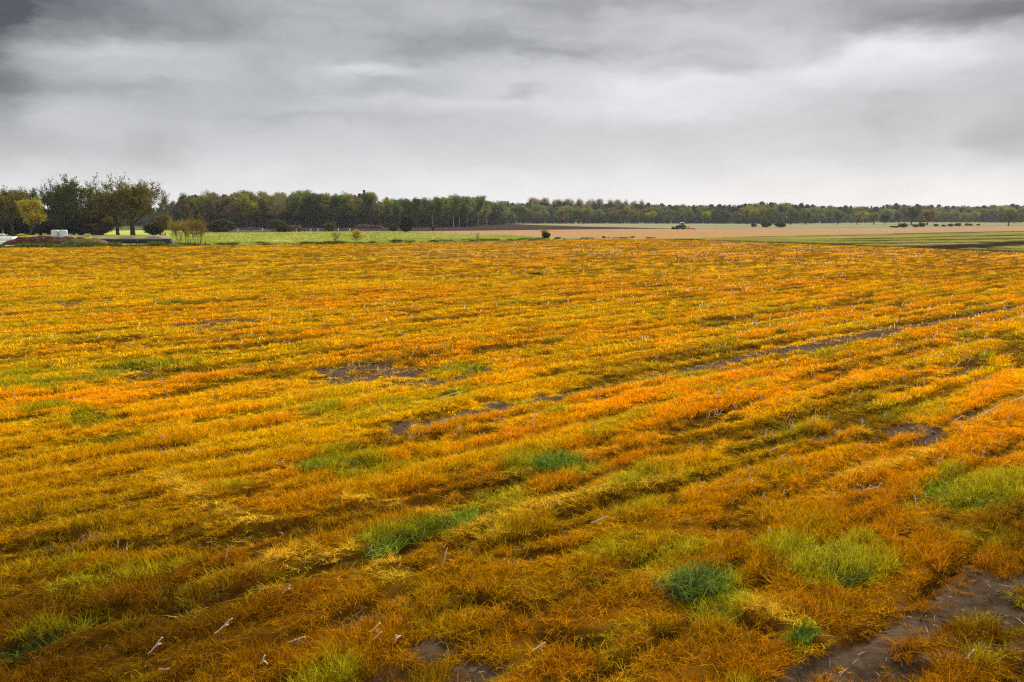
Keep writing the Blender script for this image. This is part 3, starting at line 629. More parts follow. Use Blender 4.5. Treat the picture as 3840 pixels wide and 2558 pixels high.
# the group by the yard on the left
G = 'old trees beside the farmyard'
seen('oak', 0, 499, 884, 652, (.115, .098, .009), 'broad olive oak standing right of its twin behind the black silage wall', G, 235)
seen('oak', 1, 443, 885, 648, (.10, .088, .009), 'olive oak with forked dark trunk, left of its twin behind the black silage wall', G, 215)
seen('oak', 2, 298, 884, 645, (.055, .065, .012), 'dark green open-topped oak, sky showing through, right above the white bales', G, 210, d=214)
seen('oak', 0, 180, 884, 662, (.04, .06, .014), 'dark green oak with ragged top left of the bales', G, 190, d=228, rz=2.1)
seen('oak', 1, -25, 884, 676, (.09, .075, .014), 'tall brownish oak cut by the edge of the view', G, 190, d=215, rz=1.0)
seen('round', 0, 46, 884, 708, (.12, .10, .018), 'olive rounded tree beside the tree at the edge of the view', G, 120, d=205)
seen('round', 1, 106, 884, 732, (.30, .24, .022), 'bright yellow-green round tree above the white sheets', G, 105, d=196)
seen('round', 2, 78, 884, 706, GRY, 'grey-green tree peeping over the yellow-green round tree', G, 110, d=270)
seen('round', 3, 378, 884, 760, (.17, .13, .018), 'low olive tree under the twin oaks, left of their trunks', G, 130, d=222)
seen('round', 2, 240, 884, 775, (.08, .075, .016), 'dim low tree behind the white bales', G, 140, d=226)
for X, yt, wp, c, lb in ((30, 815, 150, (.03, .035, .012), 'black-green bush left of all behind the red heap'), (130, 812, 150, (.025, .03, .012), 'black-green bush behind the red heap'), (215, 806, 140, (.025, .03, .012), 'black-green bush directly behind the white bales'),
                  (290, 806, 130, (.03, .035, .012), 'black-green bush right behind the dark open oak'), (355, 822, 110, (.10, .085, .02), 'brown-olive bush left of the twin oaks')):
    seen('bush', rt.randrange(2), X, 885, yt, c, lb, 'dark bushes under the farmyard trees', wp, d=219)
seen('bush', 0, 578, 884, 836, (.03, .05, .015), 'dark green round bush right of the twin oaks', None, 62)
seen('round', 1, 600, 884, 800, (.16, .11, .03), 'small brown-olive tree right of the twin oaks', None, 66)
seen('multi', 0, 612, 884, 815, (.14, .11, .04), 'thin brown shrub beside the small brown-olive tree', None, 60)
for X, yt, d, c, lb in ((628, 738, 480, GRY, 'hazy grey-green tree in the gap right of the oaks'), (655, 752, 470, (.12, .14, .07), 'pale hazy tree left of the middle wood'), (600, 760, 460, (.12, .14, .07), 'hazy tree half hidden behind the right oak'), (560, 770, 470, GRY, 'hazy tree seen under the right oak')):
    seen('tall', rt.randrange(4), X, 0, yt, c, lb, 'hazy trees between the oaks and the middle wood', None, d=d)
# multi-stemmed shrubs at the field's edge
G = 'many-stemmed shrubs at the edge of the orange field'
seen('multi', 0, 668, 914, 808, (.24, .21, .025), 'olive-yellow thin shrub next to the pale sack', G, 62)
seen('multi', 1, 742, 921, 796, (.17, .13, .03), 'brownish many-stemmed shrub, tallest at the field edge', G, 80)
seen('multi', 1, 702, 914, 824, (.22, .19, .025), 'low olive shrub between the two larger thin shrubs', G, 36)
# saplings and bushes in the meadow
G = 'saplings along the meadow edge'
seen('sapling', 0, 1252, 912, 862, (.10, .07, .03), 'bare grey sapling below the round dark bush in the meadow', G, 42)
seen('sapling', 1, 1333, 911, 857, (.34, .27, .03), 'yellow-green leafy sapling at the meadow edge', G, 42)
seen('sapling', 0, 1795, 902, 868, (.18, .10, .06), 'faint reddish sapling far along the meadow edge', G, 22)
seen('bush', 0, 1237, 869, 832, (.07, .085, .02), 'round dark bush behind the bare grey sapling', None, 34)
seen('bush', 1, 836, 871, 822, (.06, .075, .02), 'wide dark bush at the left end of the white fence', None, 84)
seen('bush', 0, 812, 871, 848, (.025, .04, .012), 'low black-green bush at the foot of the wide dark bush', None, 50)
seen('round', 3, 1040, 870, 820, (.065, .085, .028), 'dark conical small tree before the white fence', None, 62)
seen('bush', 1, 1064, 871, 848, (.03, .045, .015), 'low dark bush touching the conical small tree', None, 40)
seen('bush', 0, 1086, 871, 842, (.12, .11, .03), 'small olive bush right of the conical small tree', None, 22)
seen('bush', 1, 1125, 870, 850, (.26, .16, .05), 'little yellow-brown bush at the white fence', None, 16)
seen('bush', 0, 1474, 868, 838, (.05, .065, .02), 'small dark bush left of the black teardrop bush', None, 30)
e = seen('bush', 1, 1524, 871, 812, (.016, .022, .009), 'black teardrop-shaped bush standing alone at the meadow back', None, 38)
seen('round', 2, 1626, 874, 847, (.06, .07, .02), 'tiny round-topped tree right of the teardrop bush', None, 14)
seen('multi', 0, 2042, 896, 850, (.20, .17, .03), 'slim leafy shrub at the tip of the meadow', None, 30)
seen('bush', 0, 2046, 896, 868, (.05, .06, .012), 'dark low bush at the foot of the slim leafy shrub', None, 22)
for X, yb, yt, wp, lb in ((1490, 909, 897, 34, 'dark weed clump on the field edge below the teardrop bush'), (1628, 908, 900, 30, 'dark weed clump on the field edge further right'), (1846, 903, 896, 22, 'weed clump at the far meadow edge'), (2090, 897, 889, 20, 'weed clump right of the slim leafy shrub'), (2263, 893, 885, 10, 'small pointed weed on the green verge'), (2372, 892, 886, 16, 'dark weed mound on the green verge near the tractor')):
    seen('bush', rt.randrange(2), X, yb, yt, (.10, .14, .02), lb, 'weed clumps on the field edge', wp)
# bushes and lone trees before the far wood
G = 'bushes before the far wood'
for X, yb, yt, wp, lb in ((2826, 852, 838, 22, 'smallest of three dark bushes right of the tractor'), (2874, 853, 827, 42, 'middle one of three dark bushes right of the tractor'), (2926, 853, 828, 46, 'rightmost of three dark bushes right of the tractor'), (3384, 854, 836, 34, 'round dark bush left of the tall dark lone tree'), (3355, 854, 846, 40, 'low spreading bush by the round dark bush'),
                      (3434, 853, 840, 26, 'grey-green bush right of the tall dark lone tree'), (3457, 852, 834, 28, 'dark bush below the orange-olive lone tree'), (3510, 850, 839, 18, 'small bush, first right of the orange-olive tree'), (3538, 850, 842, 18, 'low bush, second right of the orange-olive tree'), (3563, 850, 838, 20, 'bush midway between the lone trees'), (3592, 849, 836, 24, 'dark bush, largest midway between the lone trees'), (3625, 847, 837, 18, 'small bush left of the right-hand lone tree'), (3640, 847, 838, 14, 'tiny dark bush left of the right-hand lone tree'), (3668, 846, 839, 14, 'tiny pale bush nearest the right-hand lone tree')):
    seen('bush', rt.randrange(2), X, yb, yt, (.075, .10, .04), lb, G, wp * .72)
seen('round', 0, 3415, 844, 773, (.045, .07, .02), 'tall dark green lone tree before the far wood', None, 50)
seen('round', 1, 3476, 844, 782, (.20, .14, .025), 'orange-olive lone tree with two thin stems before the far wood', None, 62)
seen('oak', 2, 3782, 847, 777, (.14, .13, .016), 'bushy olive lone tree standing apart far right', None, 66)
for X, yt, wp, c, lb in ((3140, 792, 34, GRN, 'green tree with bare trunk before the far wood'), (3212, 795, 36, YEL, 'yellow-green tree with bare trunk before the far wood'), (3278, 795, 36, (.2, .17, .03), 'second yellow-green tree on a bare trunk before the far wood'), (3318, 800, 30, DGR, 'small dark tree left of the tall dark lone tree'), (3372, 792, 34, BRN, 'brownish tree left of the tall dark lone tree'),
                  (2965, 780, 44, (.10, .11, .03), 'olive tree behind the three dark bushes'), (3020, 788, 40, (.11, .12, .035), 'grey-olive tree right of the three dark bushes')):
    seen('round', rt.randrange(4), X, 842, yt, c, lb, None, wp)

# the woods: trees one can tell apart, row behind row
BX = [-700, 610, 640, 900, 1200, 1500, 1750, 1850, 1950, 2100, 2500, 2900, 3140, 3400, 3840, 4200]
BD = [470, 470, 345, 352, 372, 385, 395, 520, 620, 625, 625, 600, 660, 780, 740, 740]
TX = [-700, 560, 640, 690, 720, 780, 830, 900, 960, 1000, 1060, 1130, 1180, 1240, 1290, 1340, 1370, 1420, 1460, 1520, 1600, 1650, 1690, 1740, 1800, 1850, 1920, 2000, 2300, 2500, 2640, 2760, 2850, 2940, 3040, 3140, 3280, 3330, 3420, 3520, 3640, 3680, 3760, 3840]
TY = [762, 762, 775, 728, 718, 728, 722, 712, 716, 730, 728, 715, 718, 728, 720, 722, 716, 738, 745, 740, 742, 738, 728, 732, 740, 752, 758, 757, 762, 764, 766, 764, 757, 758, 767, 772, 772, 764, 766, 769, 772, 768, 766, 764]
LM = [(640, 'right of the oaks'), (760, 'above the brown shrub'), (840, 'behind the wide dark bush'), (940, 'behind the fence left end'), (1040, 'behind the small conical tree'), (1130, 'behind the yellow-brown bush'), (1240, 'above the grey sapling'), (1335, 'above the yellow-green sapling'), (1400, 'under the spiky spruces'),
      (1474, 'behind the small dark bush'), (1524, 'behind the teardrop bush'), (1626, 'behind the tiny round-topped tree'), (1710, 'beside the pale birches'), (1795, 'above the reddish sapling'), (1900, 'where the wood steps back'), (2042, 'above the slim leafy shrub'), (2150, 'right of the slim leafy shrub'), (2260, 'above the pointed weed'),
      (2372, 'above the dark weed mound'), (2470, 'just left of the tractor'), (2556, 'behind the tractor'), (2640, 'behind the red harrow'), (2720, 'right of the red harrow'), (2800, 'left of the three bushes'), (2900, 'behind the three bushes'), (3000, 'right of the three bushes'), (3140, 'by the green bare-trunked tree'),
      (3245, 'by the yellow-green trunked trees'), (3330, 'left of the tall dark tree'), (3415, 'behind the tall dark tree'), (3476, 'behind the orange-olive tree'), (3560, 'above the small far bushes'), (3650, 'left of the bushy lone tree'), (3782, 'behind the bushy lone tree')]
COLN = [('olive', (.17, .16, .026)), ('yellow-green', (.25, .25, .035)), ('brown', (.14, .115, .045)), ('grey-green', (.13, .165, .075)), ('dark', (.055, .075, .028)), ('green', (.09, .145, .034))]
def wood_row(X0, X1, step, back, names, kinds, weights, tops=0, row='front row', wood='middle wood', wk=1.0, jd=6, lo=.9, hi=1.04):
    X = X0
    while X < X1:
        XX = X + rt.uniform(-.3, .3) * step; d = np.interp(XX, BX, BD) + back + rt.uniform(-jd, jd)
        top = np.interp(XX, TX, TY) + tops
        kind = rt.choices(kinds, weights)[0]; var = rt.choice([v for k, v in PR if k == kind])
        cn, col = rt.choices(COLN, names)[0]
        if kind in ('pine', 'spruce'): cn, col = 'dark', (.03, .042, .022)
        if kind in ('poplar', 'bare'): cn, col = 'pinkish-grey', (.24, .19, .15)
        j = rt.uniform(.8, 1.2); col = tuple(c * j * 1.1 for c in col)
        x, h = upto(XX, top, d); h *= rt.uniform(lo, hi)
        e = plant(kind, var, x, d, h, col, None, 'trees of the ' + wood, wk * rt.uniform(.85, 1.15))
        ALL.append([e, XX, cn, FOLK[kind][0].replace('_', ' ').replace('broadleaf ', 'round ').replace('woodland ', 'slender '), row, wood]); X += step * rt.uniform(.8, 1.2)
MW = [4, 2, 2.5, 1.5, 1, .5]
wood_row(690, 1390, 21, 0, [3, 1.5, 3, 1, 1.5, .5], ['tall', 'bare'], [9, 1], 0, 'front row', 'middle wood', 1.25)
wood_row(700, 1400, 26, 16, MW, ['tall', 'round'], [8, 2], 0, 'second row', 'middle wood', 1.35)
wood_row(1395, 1870, 22, 0, [2, 1, 1, 5, 1.5, 2], ['tall', 'birch', 'round', 'bare'], [6, 2.5, 1.5, .8], 0, 'front row', 'middle wood', 1.25)
wood_row(1400, 1880, 26, 18, [2, 1, 1, 5, 1, 2], ['tall', 'round'], [7, 2], 0, 'second row', 'middle wood', 1.4)
wood_row(1880, 3900, 34, 0, [3, 2, 2, 3, 2, 2], ['round', 'tall'], [8, 2], 18, 'front row', 'far wood', 1.15, 10, .75, 1.05)
wood_row(1880, 3900, 34, 26, [3, 2, 2, 3, 2, 2], ['round', 'tall', 'pine'], [6, 2, 1.5], 8, 'second row', 'far wood', 1.2, 8, .85, 1.05)
wood_row(1900, 3900, 24, 60, MW, ['pine', 'spruce', 'round'], [5, 1.2, 2], 0, 'top row', 'far wood', 1.3, 8, .92, 1.05)
wood_row(1990, 2400, 17, 330, MW, ['poplar'], [1], -14, 'skyline row', 'far wood', 1.0, 14, .95, 1.05)
for X, yt in ((1365, 711), (1346, 724), (1332, 730), (1450, 738)):
    d = float(np.interp(X, BX, BD)) + 14; x, h = upto(X, yt, d)
    ALL.append([plant('spruce', 0, x, d, h, (.022, .035, .018), None, 'trees of the middle wood', .9), X, 'dark spiky', 'spruce tree', 'front row', 'middle wood'])
for X, yt in ((1664, 726), (1690, 724), (1782, 735), (1814, 733), (1624, 738), (778, 706), (1288, 712)):
    d = float(np.interp(X, BX, BD)) + 9; x, h = upto(X, yt, d)
    ALL.append([plant('bare', 0, x, d, h, (.15, .14, .10), None, 'trees of the middle wood', .8), X, 'thin-topped', 'bare tree', 'front row', 'middle wood'])
buckets = {}
for t in ALL:
    X = t[1]; lm = min(LM, key=lambda q: abs(q[0] - X))[1]
    t.append(('%s %s, %s, %s, %s' % (t[2], t[3], t[4], t[5], lm)))
    buckets.setdefault(t[-1], []).append(t)
ORD = ['left', 'right', 'middle']
for lb, ts in buckets.items():
    ts.sort(key=lambda t: t[1]); n = len(ts)
    for i, t in enumerate(ts):
        t[0]['label'] = lb if n == 1 else (('left one: ' if i == 0 else 'right one: ' if i == n - 1 else 'middle one: ') + lb)

# the deep wood behind the rows and its undergrowth reads as one mass
def mass(name, X0, X1, back0, back1, n, h0, h1, col0, col1, kinds, seed, up=0):
    r = np.random.default_rng(seed); rr = random.Random(seed); V, Fq, B = [], [], []
    X = X0 + r.random(n) * (X1 - X0); d = np.interp(X, BX, BD) + back0 + r.random(n) * (back1 - back0)
    tops = np.array([upto(a, np.interp(a, TX, TY) + up, b)[1] for a, b in zip(X, d)]) * (h0 + r.random(n) * (h1 - h0))
    x = (X - 1920) / FPX * d / (CP - (815 - 1279) / FPX * SP)
    T_ = []
    for k in range(4):
        rk = np.random.default_rng(seed + k); m = 330; c = rk.normal(0, 1, (m, 3)); c /= np.linalg.norm(c, axis=1)[:, None]; c *= (rk.random((m, 1)) ** .4) * np.array([[.34, .34, .5]]); c[:, 2] += .5
        c = c[(c[:, 2] > 0)]; m = len(c); a = rk.normal(0, 1, (m, 3)); a /= np.linalg.norm(a, axis=1)[:, None]; b = np.cross(a, rk.normal(0, 1, (m, 3))); b /= np.linalg.norm(b, axis=1)[:, None]
        s_ = .045 * (.5 + rk.random((m, 1)))
        V = np.stack([c - a * s_, c - b * s_ * .8, c + a * s_, c + b * s_ * .8], 1).reshape(-1, 3)
        T_.append((V, np.arange(4 * m).reshape(m, 4), np.zeros((0, 3), int), np.repeat(rk.random(m), 4)))
    col = np.array(col0)[None] + r.random((n, 1)) * (np.array(col1) - np.array(col0))[None]
    return scatter(name, T_, np.stack([x, d, np.full(n, -.3)], 1), np.stack([np.zeros(n), np.zeros(n), r.random(n) * 6.28], 1), np.stack([tops * .75, tops * .75, tops], 1), col, r.integers(0, 4, n), M_MASS)
M_MASS = leafmat('wood_foliage', .15, 'tint')
mass('woods', -650, 640, 0, 60, 260, .7, .95, (.06, .07, .03), (.13, .13, .05), None, 15)
mass('undergrowth', -650, 640, -16, 10, 420, .25, .6, (.05, .06, .03), (.10, .11, .05), None, 16)
mass('woods', 600, 1900, 26, 110, 420, .78, .96, (.05, .05, .02), (.13, .12, .035), None, 5)
mass('woods', 1880, 4150, 70, 260, 620, .85, .99, (.05, .055, .028), (.12, .115, .05), None, 6)
mass('undergrowth', 640, 1890, 2, 34, 520, .10, .34, (.03, .035, .018), (.08, .085, .04), None, 7)
mass('undergrowth', 1880, 4150, 2, 40, 700, .16, .5, (.04, .05, .024), (.09, .09, .045), None, 8)

# ------------------------------------------------------------------ verge weeds and meadow grass
def edge_pts(n, X0, X1, band, seed, dy0=0.0):
    r = np.random.default_rng(seed); X = X0 + r.random(n) * (X1 - X0); p = [at(a, np.interp(a, EDGE_X, EDGE_Y) - dy0 - r.random() * band) for a in X]
    return np.array([q[0] for q in p]), np.array([q[1] for q in p]), X, r
VT = T(400, 4, 26, .40, .25, .6, .05, .5, .5, seg=2)
x, y, X, r = edge_pts(9000, -300, 2460, 5.0, 9)
k = fbm(X * .02, X * 0, 3, 3); ok = r.random(len(x)) < sst(k, .25, .6) + (X < 700) * .6; x, y, X = x[ok], y[ok], X[ok]; n = len(x)
s_ = (.35 + .9 * sst(fbm(X * .035, y * .1, 4, 2), .4, .7)) * (.6 + .6 * r.random(n)); s_ = s_ * np.where(X < 700, 1.15, np.where(X < 2060, .7, .38))
g_ = r.random((n, 1)); tn = np.array([[.05, .075, .014]]) * (1 - g_) + np.array([[.14, .18, .02]]) * g_
scatter('verge_weeds', VT, np.stack([x, y, np.full(n, .03)], 1), np.stack([np.zeros(n), np.zeros(n), r.random(n) * 6.28], 1), np.stack([s_ * 1.3, s_ * 1.3, s_], 1), tn, r.integers(0, 4, n), M_GRASS)
r = np.random.default_rng(12); n = 16000; X = 640 + r.random(n) * 1420; Yt = np.interp(X, [600, 780, 1500, 1700, 1900, 2060], [874, 871, 869, 878, 883, 894]); Yb = np.interp(X, EDGE_X, EDGE_Y)
Ds = 4.8 * FPX / (Yb - 815) + r.random(n) * (4.8 * FPX / (Yt - 815) - 4.8 * FPX / (Yb - 815)); pp = [at(a, 815 + 4.8 * FPX / d_) for a, d_ in zip(X, Ds)]
x, y = np.array([p[0] for p in pp]), np.array([p[1] for p in pp]); q = fbm(x * .08, y * .03, 14)
tn = mixc(np.tile(np.array([[.43, .42, .09]]), (n, 1)), (.36, .37, .05), sst(q, .5, .65)); tn = mixc(tn, (.27, .34, .03), (1 - sst(y - np.interp(X, EDGE_X, 4.8 * FPX / (np.array(EDGE_Y) - 815)), 2, 14)) * .9)
tn = mixc(tn, (.34, .29, .08), sst(fbm(x * .05, y * .1, 15), .55, .7) * .6)
scatter('meadow_grass', VT, np.stack([x, y, np.full(n, .05)], 1), np.stack([np.zeros(n), np.zeros(n), r.random(n) * 6.28], 1), np.stack([np.full(n, 1.1)] * 2 + [.18 + .25 * r.random(n)], 1), tn, r.integers(0, 4, n), M_GRASS)

# ------------------------------------------------------------------ green grass clumps that stand out
def green_clump(X, Y, rad, h, n, col, label, seed):
    x, y = at(X, Y); rg = np.random.default_rng(seed); xs, ys_, = np.array([x]), np.array([y]); _, b_, g_, p_, h_ = tint(xs, ys_)
    z = float(relief(xs, ys_, b_, p_, h_)[0])
    v, q_, t_, bb = blades(rg, n, rad, h * .6, h * 1.25, .009 + .0006 * y, .75, .95, 5)
    me = mesh_np('green_grass_tussock', v, [q_, t_]); a = me.attributes.new('bv', 'FLOAT', 'POINT'); a.data.foreach_set('value', bb.astype(np.float32)); me.materials.append(M_CLUMP)
    o = bpy.data.objects.new('green_grass_tussock', me); C.objects.link(o); o.location = (x, y, z - .01); o.color = tuple(col) + (1,); o.rotation_euler[2] = ROW; o.scale = (1.5, .9, 1)
    tag(o, label, 'grass tussock', 'green tussocks in the orange grass')
BG, LG, DG = (.15, .21, .02), (.28, .29, .016), (.11, .13, .012)
for i, a in enumerate([(2610, 2215, .34, .34, 420, (.105, .17, .03), 'tall deep green grass tussock nearest on the right'), (2700, 2290, .28, .26, 260, LG, 'lighter green tussock touching the tall deep green one'),
    (1745, 1955, .20, .34, 260, (.17, .25, .02), 'tall bright green tussock beside a wheel track'), (1530, 2010, .28, .30, 300, DG, 'dark green tussock left of the tall bright one'), (1620, 1975, .26, .26, 220, DG, 'dark tussock between the two green tussocks by the wheel track'), (1435, 2055, .20, .22, 170, (.22, .30, .03), 'pale lime tussock flopped at the track'),
    (3120, 2110, .36, .30, 360, LG, 'broad lime-green tussock in the right foreground'), (3180, 2165, .26, .26, 220, (.08, .13, .012), 'dark-footed tussock below the broad lime-green one'), (3040, 2075, .24, .24, 200, LG, 'lime tussock left of the broad lime-green one'),
    (2085, 1735, .42, .26, 380, (.12, .2, .02), 'wide green tussock in the middle of the field'), (2200, 1745, .3, .2, 200, (.10, .13, .012), 'darker tussock right of the wide green one'), (1190, 1765, .28, .26, 240, (.10, .22, .03), 'fresh green tussock left of centre'), (1310, 1750, .3, .2, 200, (.09, .10, .012), 'low dark tussock beside the fresh green one'),
    (450, 1655, .32, .3, 260, (.10, .17, .012), 'green tussock in the left part of the field'), (2011, 1024, .55, .22, 200, (.035, .06, .012), 'lone dark green tussock far out in the field'), (2935, 1247, .3, .18, 140, (.05, .09, .012), 'small dark tussock in the right half, far out'), (3560, 1850, .5, .24, 320, (.12, .2, .015), 'green grass tussock on the right side'),
    (3740, 1870, .45, .22, 260, (.10, .17, .015), 'green tussock at the far right side'), (130, 2400, .3, .28, 260, (.05, .07, .012), 'dark tussock in the near left corner'), (560, 1372, .8, .24, 300, (.06, .08, .012), 'long dark tussock strip in the left field'), (430, 1380, .5, .2, 180, (.07, .09, .012), 'short dark tussock left of the long strip'), (200, 1440, .6, .22, 240, (.09, .13, .012), 'dark green tussock near the left edge'),
    (3020, 2385, .14, .18, 110, (.10, .19, .02), 'small green tussock beside the bare soil corner'), (1720, 1392, .7, .22, 260, (.11, .17, .015), 'green tussock behind the bare pale patch'), (1715, 1478, .5, .2, 200, (.12, .2, .015), 'green tussock in front of the bare pale patch')]):
    green_clump(*a, 900 + i)

# ------------------------------------------------------------------ cut maize stalks
def stalk_mesh(seed, L, lying=False, leafy=True, mat=M_STALK):
    r = random.Random(seed); b = TreeB(seed); rad = .0085; pts = [Vector((0, 0, -.03))]; rr = [rad * 1.25]; n = 6
    for i in range(1, n + 1):
        t = i / n; pts.append(Vector((math.sin(t * 1.1 + seed) * .012, t * L * .06 * math.sin(seed), L * t))); rr.append(rad * (1.18 if i in (2, 4) else .95))
    pts[-1] += Vector((.006, 0, 0)); b.tube(pts, rr, 6)
    for v in b.V[-6:]: v.z += v.x * 1.1            # slanting cut
    b.F.append(tuple(range(len(b.V) - 6, len(b.V))))
    if leafy:                                       # torn sheath peeling away
        k = len(b.V); a = r.uniform(0, 6.28); c, s_ = math.cos(a), math.sin(a); w_ = .012
        for i, (o_, z_) in enumerate(((.010, .35 * L), (.03, .55 * L), (.06, .62 * L), (.10, .50 * L))):
            ww = w_ * (1 - i * .22); b.V += [Vector((c * o_ - s_ * ww, s_ * o_ + c * ww, z_)), Vector((c * o_ + s_ * ww, s_ * o_ - c * ww, z_))]
        for i in range(3): b.F.append((k + 2 * i, k + 2 * i + 1, k + 2 * i + 3, k + 2 * i + 2))
    me = bpy.data.meshes.new('maize_stalk'); me.from_pydata([tuple(v) for v in b.V], [], b.F); me.update(); me.materials.append(mat); return me
SM = [stalk_mesh(i, .24, leafy=i % 2 == 0) for i in range(5)]; SD_ = stalk_mesh(9, .26, mat=M_DARKSTALK); SL = [stalk_mesh(20 + i, .42, leafy=True) for i in range(2)]
# seen one by one: X, Y of the foot, length in photo pixels, lean to the right in degrees as seen
ST = [(1660, 2110, 50, 12), (1725, 1620, 32, 8), (1530, 1650, 26, 6), (1582, 1655, 26, 25), (2000, 1575, 26, 10), (1993, 1600, 30, 2), (1800, 1620, 20, 0), (1815, 1622, 20, 0), (1850, 1600, 26, 20), (1870, 1590, 22, 5), (1900, 1625, 20, 0), (1710, 1622, 26, 30), (1380, 1380, 22, 5),
      (1450, 1640, 22, 25), (2220, 1610, 18, 12), (1345, 1365, 22, 15), (1320, 1362, 20, 0), (1470, 1402, 22, 18), (1603, 1432, 22, -15), (1890, 1400, 22, 0), (1790, 1410, 20, 0), (1650, 1305, 18, 5), (1670, 1312, 16, 0), (1545, 1325, 18, 15), (1560, 1320, 24, 5), (1626, 1322, 22, 0), (1500, 1328, 18, 20),
      (2680, 1540, 26, 20), (2695, 1535, 20, 30), (3045, 1595, 32, 10), (3000, 1590, 26, 30), (2973, 1590, 24, 0), (3140, 1608, 20, 15), (2960, 1575, 26, 5), (3220, 1690, 26, 20), (3240, 1670, 26, 35), (3330, 1650, 24, 25), (3515, 1650, 26, 5), (3600, 1618, 26, 5), (3630, 1590, 20, 5), (3860, 1560, 26, 5), (3745, 1665, 30, 22), (3680, 1700, 24, 20), (3770, 1590, 30, 15),
      (2965, 1755, 26, 0), (2940, 1750, 28, 35), (3000, 1742, 26, 30), (3020, 1768, 20, 5), (2810, 1770, 22, 0), (2755, 1815, 28, 42), (2880, 1818, 18, 10), (2925, 1815, 20, 20), (3080, 1800, 18, 5), (3250, 1842, 30, 22), (3280, 1835, 32, 25), (2858, 1872, 22, 8), (3120, 1872, 18, 20), (2940, 1845, 18, 15), (3430, 1875, 18, 5), (3470, 1870, 16, 5),
      (3068, 1942, 20, 0), (2695, 2000, 24, 0), (2880, 2015, 34, 8), (3505, 1735, 30, 20), (3530, 1725, 24, 25), (3640, 1715, 24, 0), (3600, 1750, 16, 10), (3612, 1745, 16, 20), (3560, 1770, 20, 10), (3215, 1735, 18, 0), (440, 2030, 26, 8), (470, 2030, 26, 8), (845, 2090, 50, 14), (3590, 1410, 16, 15), (3620, 1395, 14, 20), (3690, 1440, 26, 35), (3650, 1430, 16, 0), (3710, 1420, 16, 10),
      (3060, 1560, 18, 5), (3430, 1345, 14, 5), (3470, 1360, 14, 10), (1460, 1560, 22, 12), (1420, 1560, 20, 5), (600, 1656, 30, 12), (680, 2200, 40, 10), (1390, 1460, 14, 10), (1240, 1395, 14, 5), (900, 1400, 18, 5), (700, 1448, 14, 15), (1055, 1430, 18, 0), (970, 1415, 14, 10), (2580, 1650, 16, 15)]
DK = [(160, 1912, 30, 5), (553, 2130, 44, 0), (270, 2260, 60, 12), (705, 2290, 34, 6), (1700, 2420, 30, 10), (650, 2160, 36, -8), (1885, 1630, 24, -30), (1965, 1605, 22, 0)]
LY = [(810, 2380, 70, 48, 0), (560, 2455, 66, 40, 0), (1080, 2400, 60, 72, 0), (600, 2490, 62, 86, 0), (1390, 2385, 40, 45, 0), (980, 2505, 26, 15, 0), (1400, 2410, 36, 45, 0), (1480, 2415, 24, 12, 0), (2000, 2445, 44, 55, 0), (2220, 1960, 60, 65, 0), (1780, 2265, 40, 70, 0), (1040, 1744, 30, 60, 0), (3620, 2480, 40, 45, 0), (3640, 1565, 60, 65, 0), (3700, 1545, 60, 65, 0), (3780, 1510, 60, 68, 0), (3560, 1575, 50, 55, 0), (2870, 1680, 60, 75, 0),
      (600, 1680, 60, 84, 1), (660, 1690, 60, 84, 1), (700, 1694, 50, 86, 1), (1650, 1495, 70, 72, 0), (1700, 1492, 60, 75, 0), (440, 1418, 16, 60, 0), (480, 1300, 12, 50, 0), (1380, 2060, 34, 20, 1), (3390, 1490, 16, 30, 0), (2900, 1740, 50, 50, 0), (3240, 1830, 50, 75, 0), (3290, 1838, 40, 85, 0), (1060, 2240, 40, 40, 0)]
def ground_z(x, y):
    xs, ys_ = np.array([x]), np.array([y]); _, b_, g_, p_, h_ = tint(xs, ys_); return float(relief(xs, ys_, b_, p_, h_)[0])
rs = random.Random(8); nst = 0
def near_name(X, Y):
    spots = [(1400, 1400, 'bare pale patch'), (1740, 1930, 'tall bright tussock'), (2610, 2190, 'tall deep green tussock'), (3120, 2090, 'broad lime-green tussock'), (2085, 1735, 'wide green tussock'), (1190, 1760, 'fresh green tussock'), (450, 1640, 'left green tussock'), (3430, 1610, 'blurred bare patch'), (3200, 2450, 'bare soil corner'), (3560, 1840, 'right-side tussock'), (2800, 1335, 'long bare furrow'), (2100, 1475, 'near end of the bare furrow'), (130, 2400, 'dark near corner'), (2011, 1024, 'lone dark tussock'), (560, 1372, 'long dark tussock strip'), (2935, 1247, 'small dark far tussock'), (3700, 1545, 'line of fallen straw')]
    return min(spots, key=lambda q: math.hypot(q[0] - X, (q[1] - Y) * 1.6))[2]
STK = []
def stalk(me, X, Y, px, lean, kind, rank=None):
    x, y = at(X, Y); d = math.hypot(x, y, CAM_H); L = px * d / FPX; base = .42 if me in SL else (.26 if me is SD_ else .24)
    o = bpy.data.objects.new('maize_stalk', me); C.objects.link(o); z = ground_z(x, y)
    o.location = (x, y, z + (.05 if kind == 'fallen' else .0)); o.rotation_mode = 'XYZ'
    k = L / base; t = max(1.0, L / .35) ** .5 * (1.0 + max(0, (y - 14) / 40))
    if kind == 'fallen': k = L / base; o.rotation_euler = (R(rs.uniform(-6, 6)), R(min(lean, 86)), 0)
    else: o.rotation_euler = (R(rs.uniform(-18, 10)), R(lean), 0)
    o.scale = (t, t, k); STK.append((o, X, Y, kind)); tag(o, None, 'maize stalk', 'cut maize stalks in the orange grass')
for X, Y, px, le in ST: stalk(rs.choice(SM), X, Y, px * 1.15, le, 'leaning' if abs(le) > 13 else 'upright')
for X, Y, px, le in DK: stalk(SD_, X, Y, px, le, 'dark')
for X, Y, px, le, _ in LY: stalk(rs.choice(SL), X, Y + 6, px, le, 'fallen')
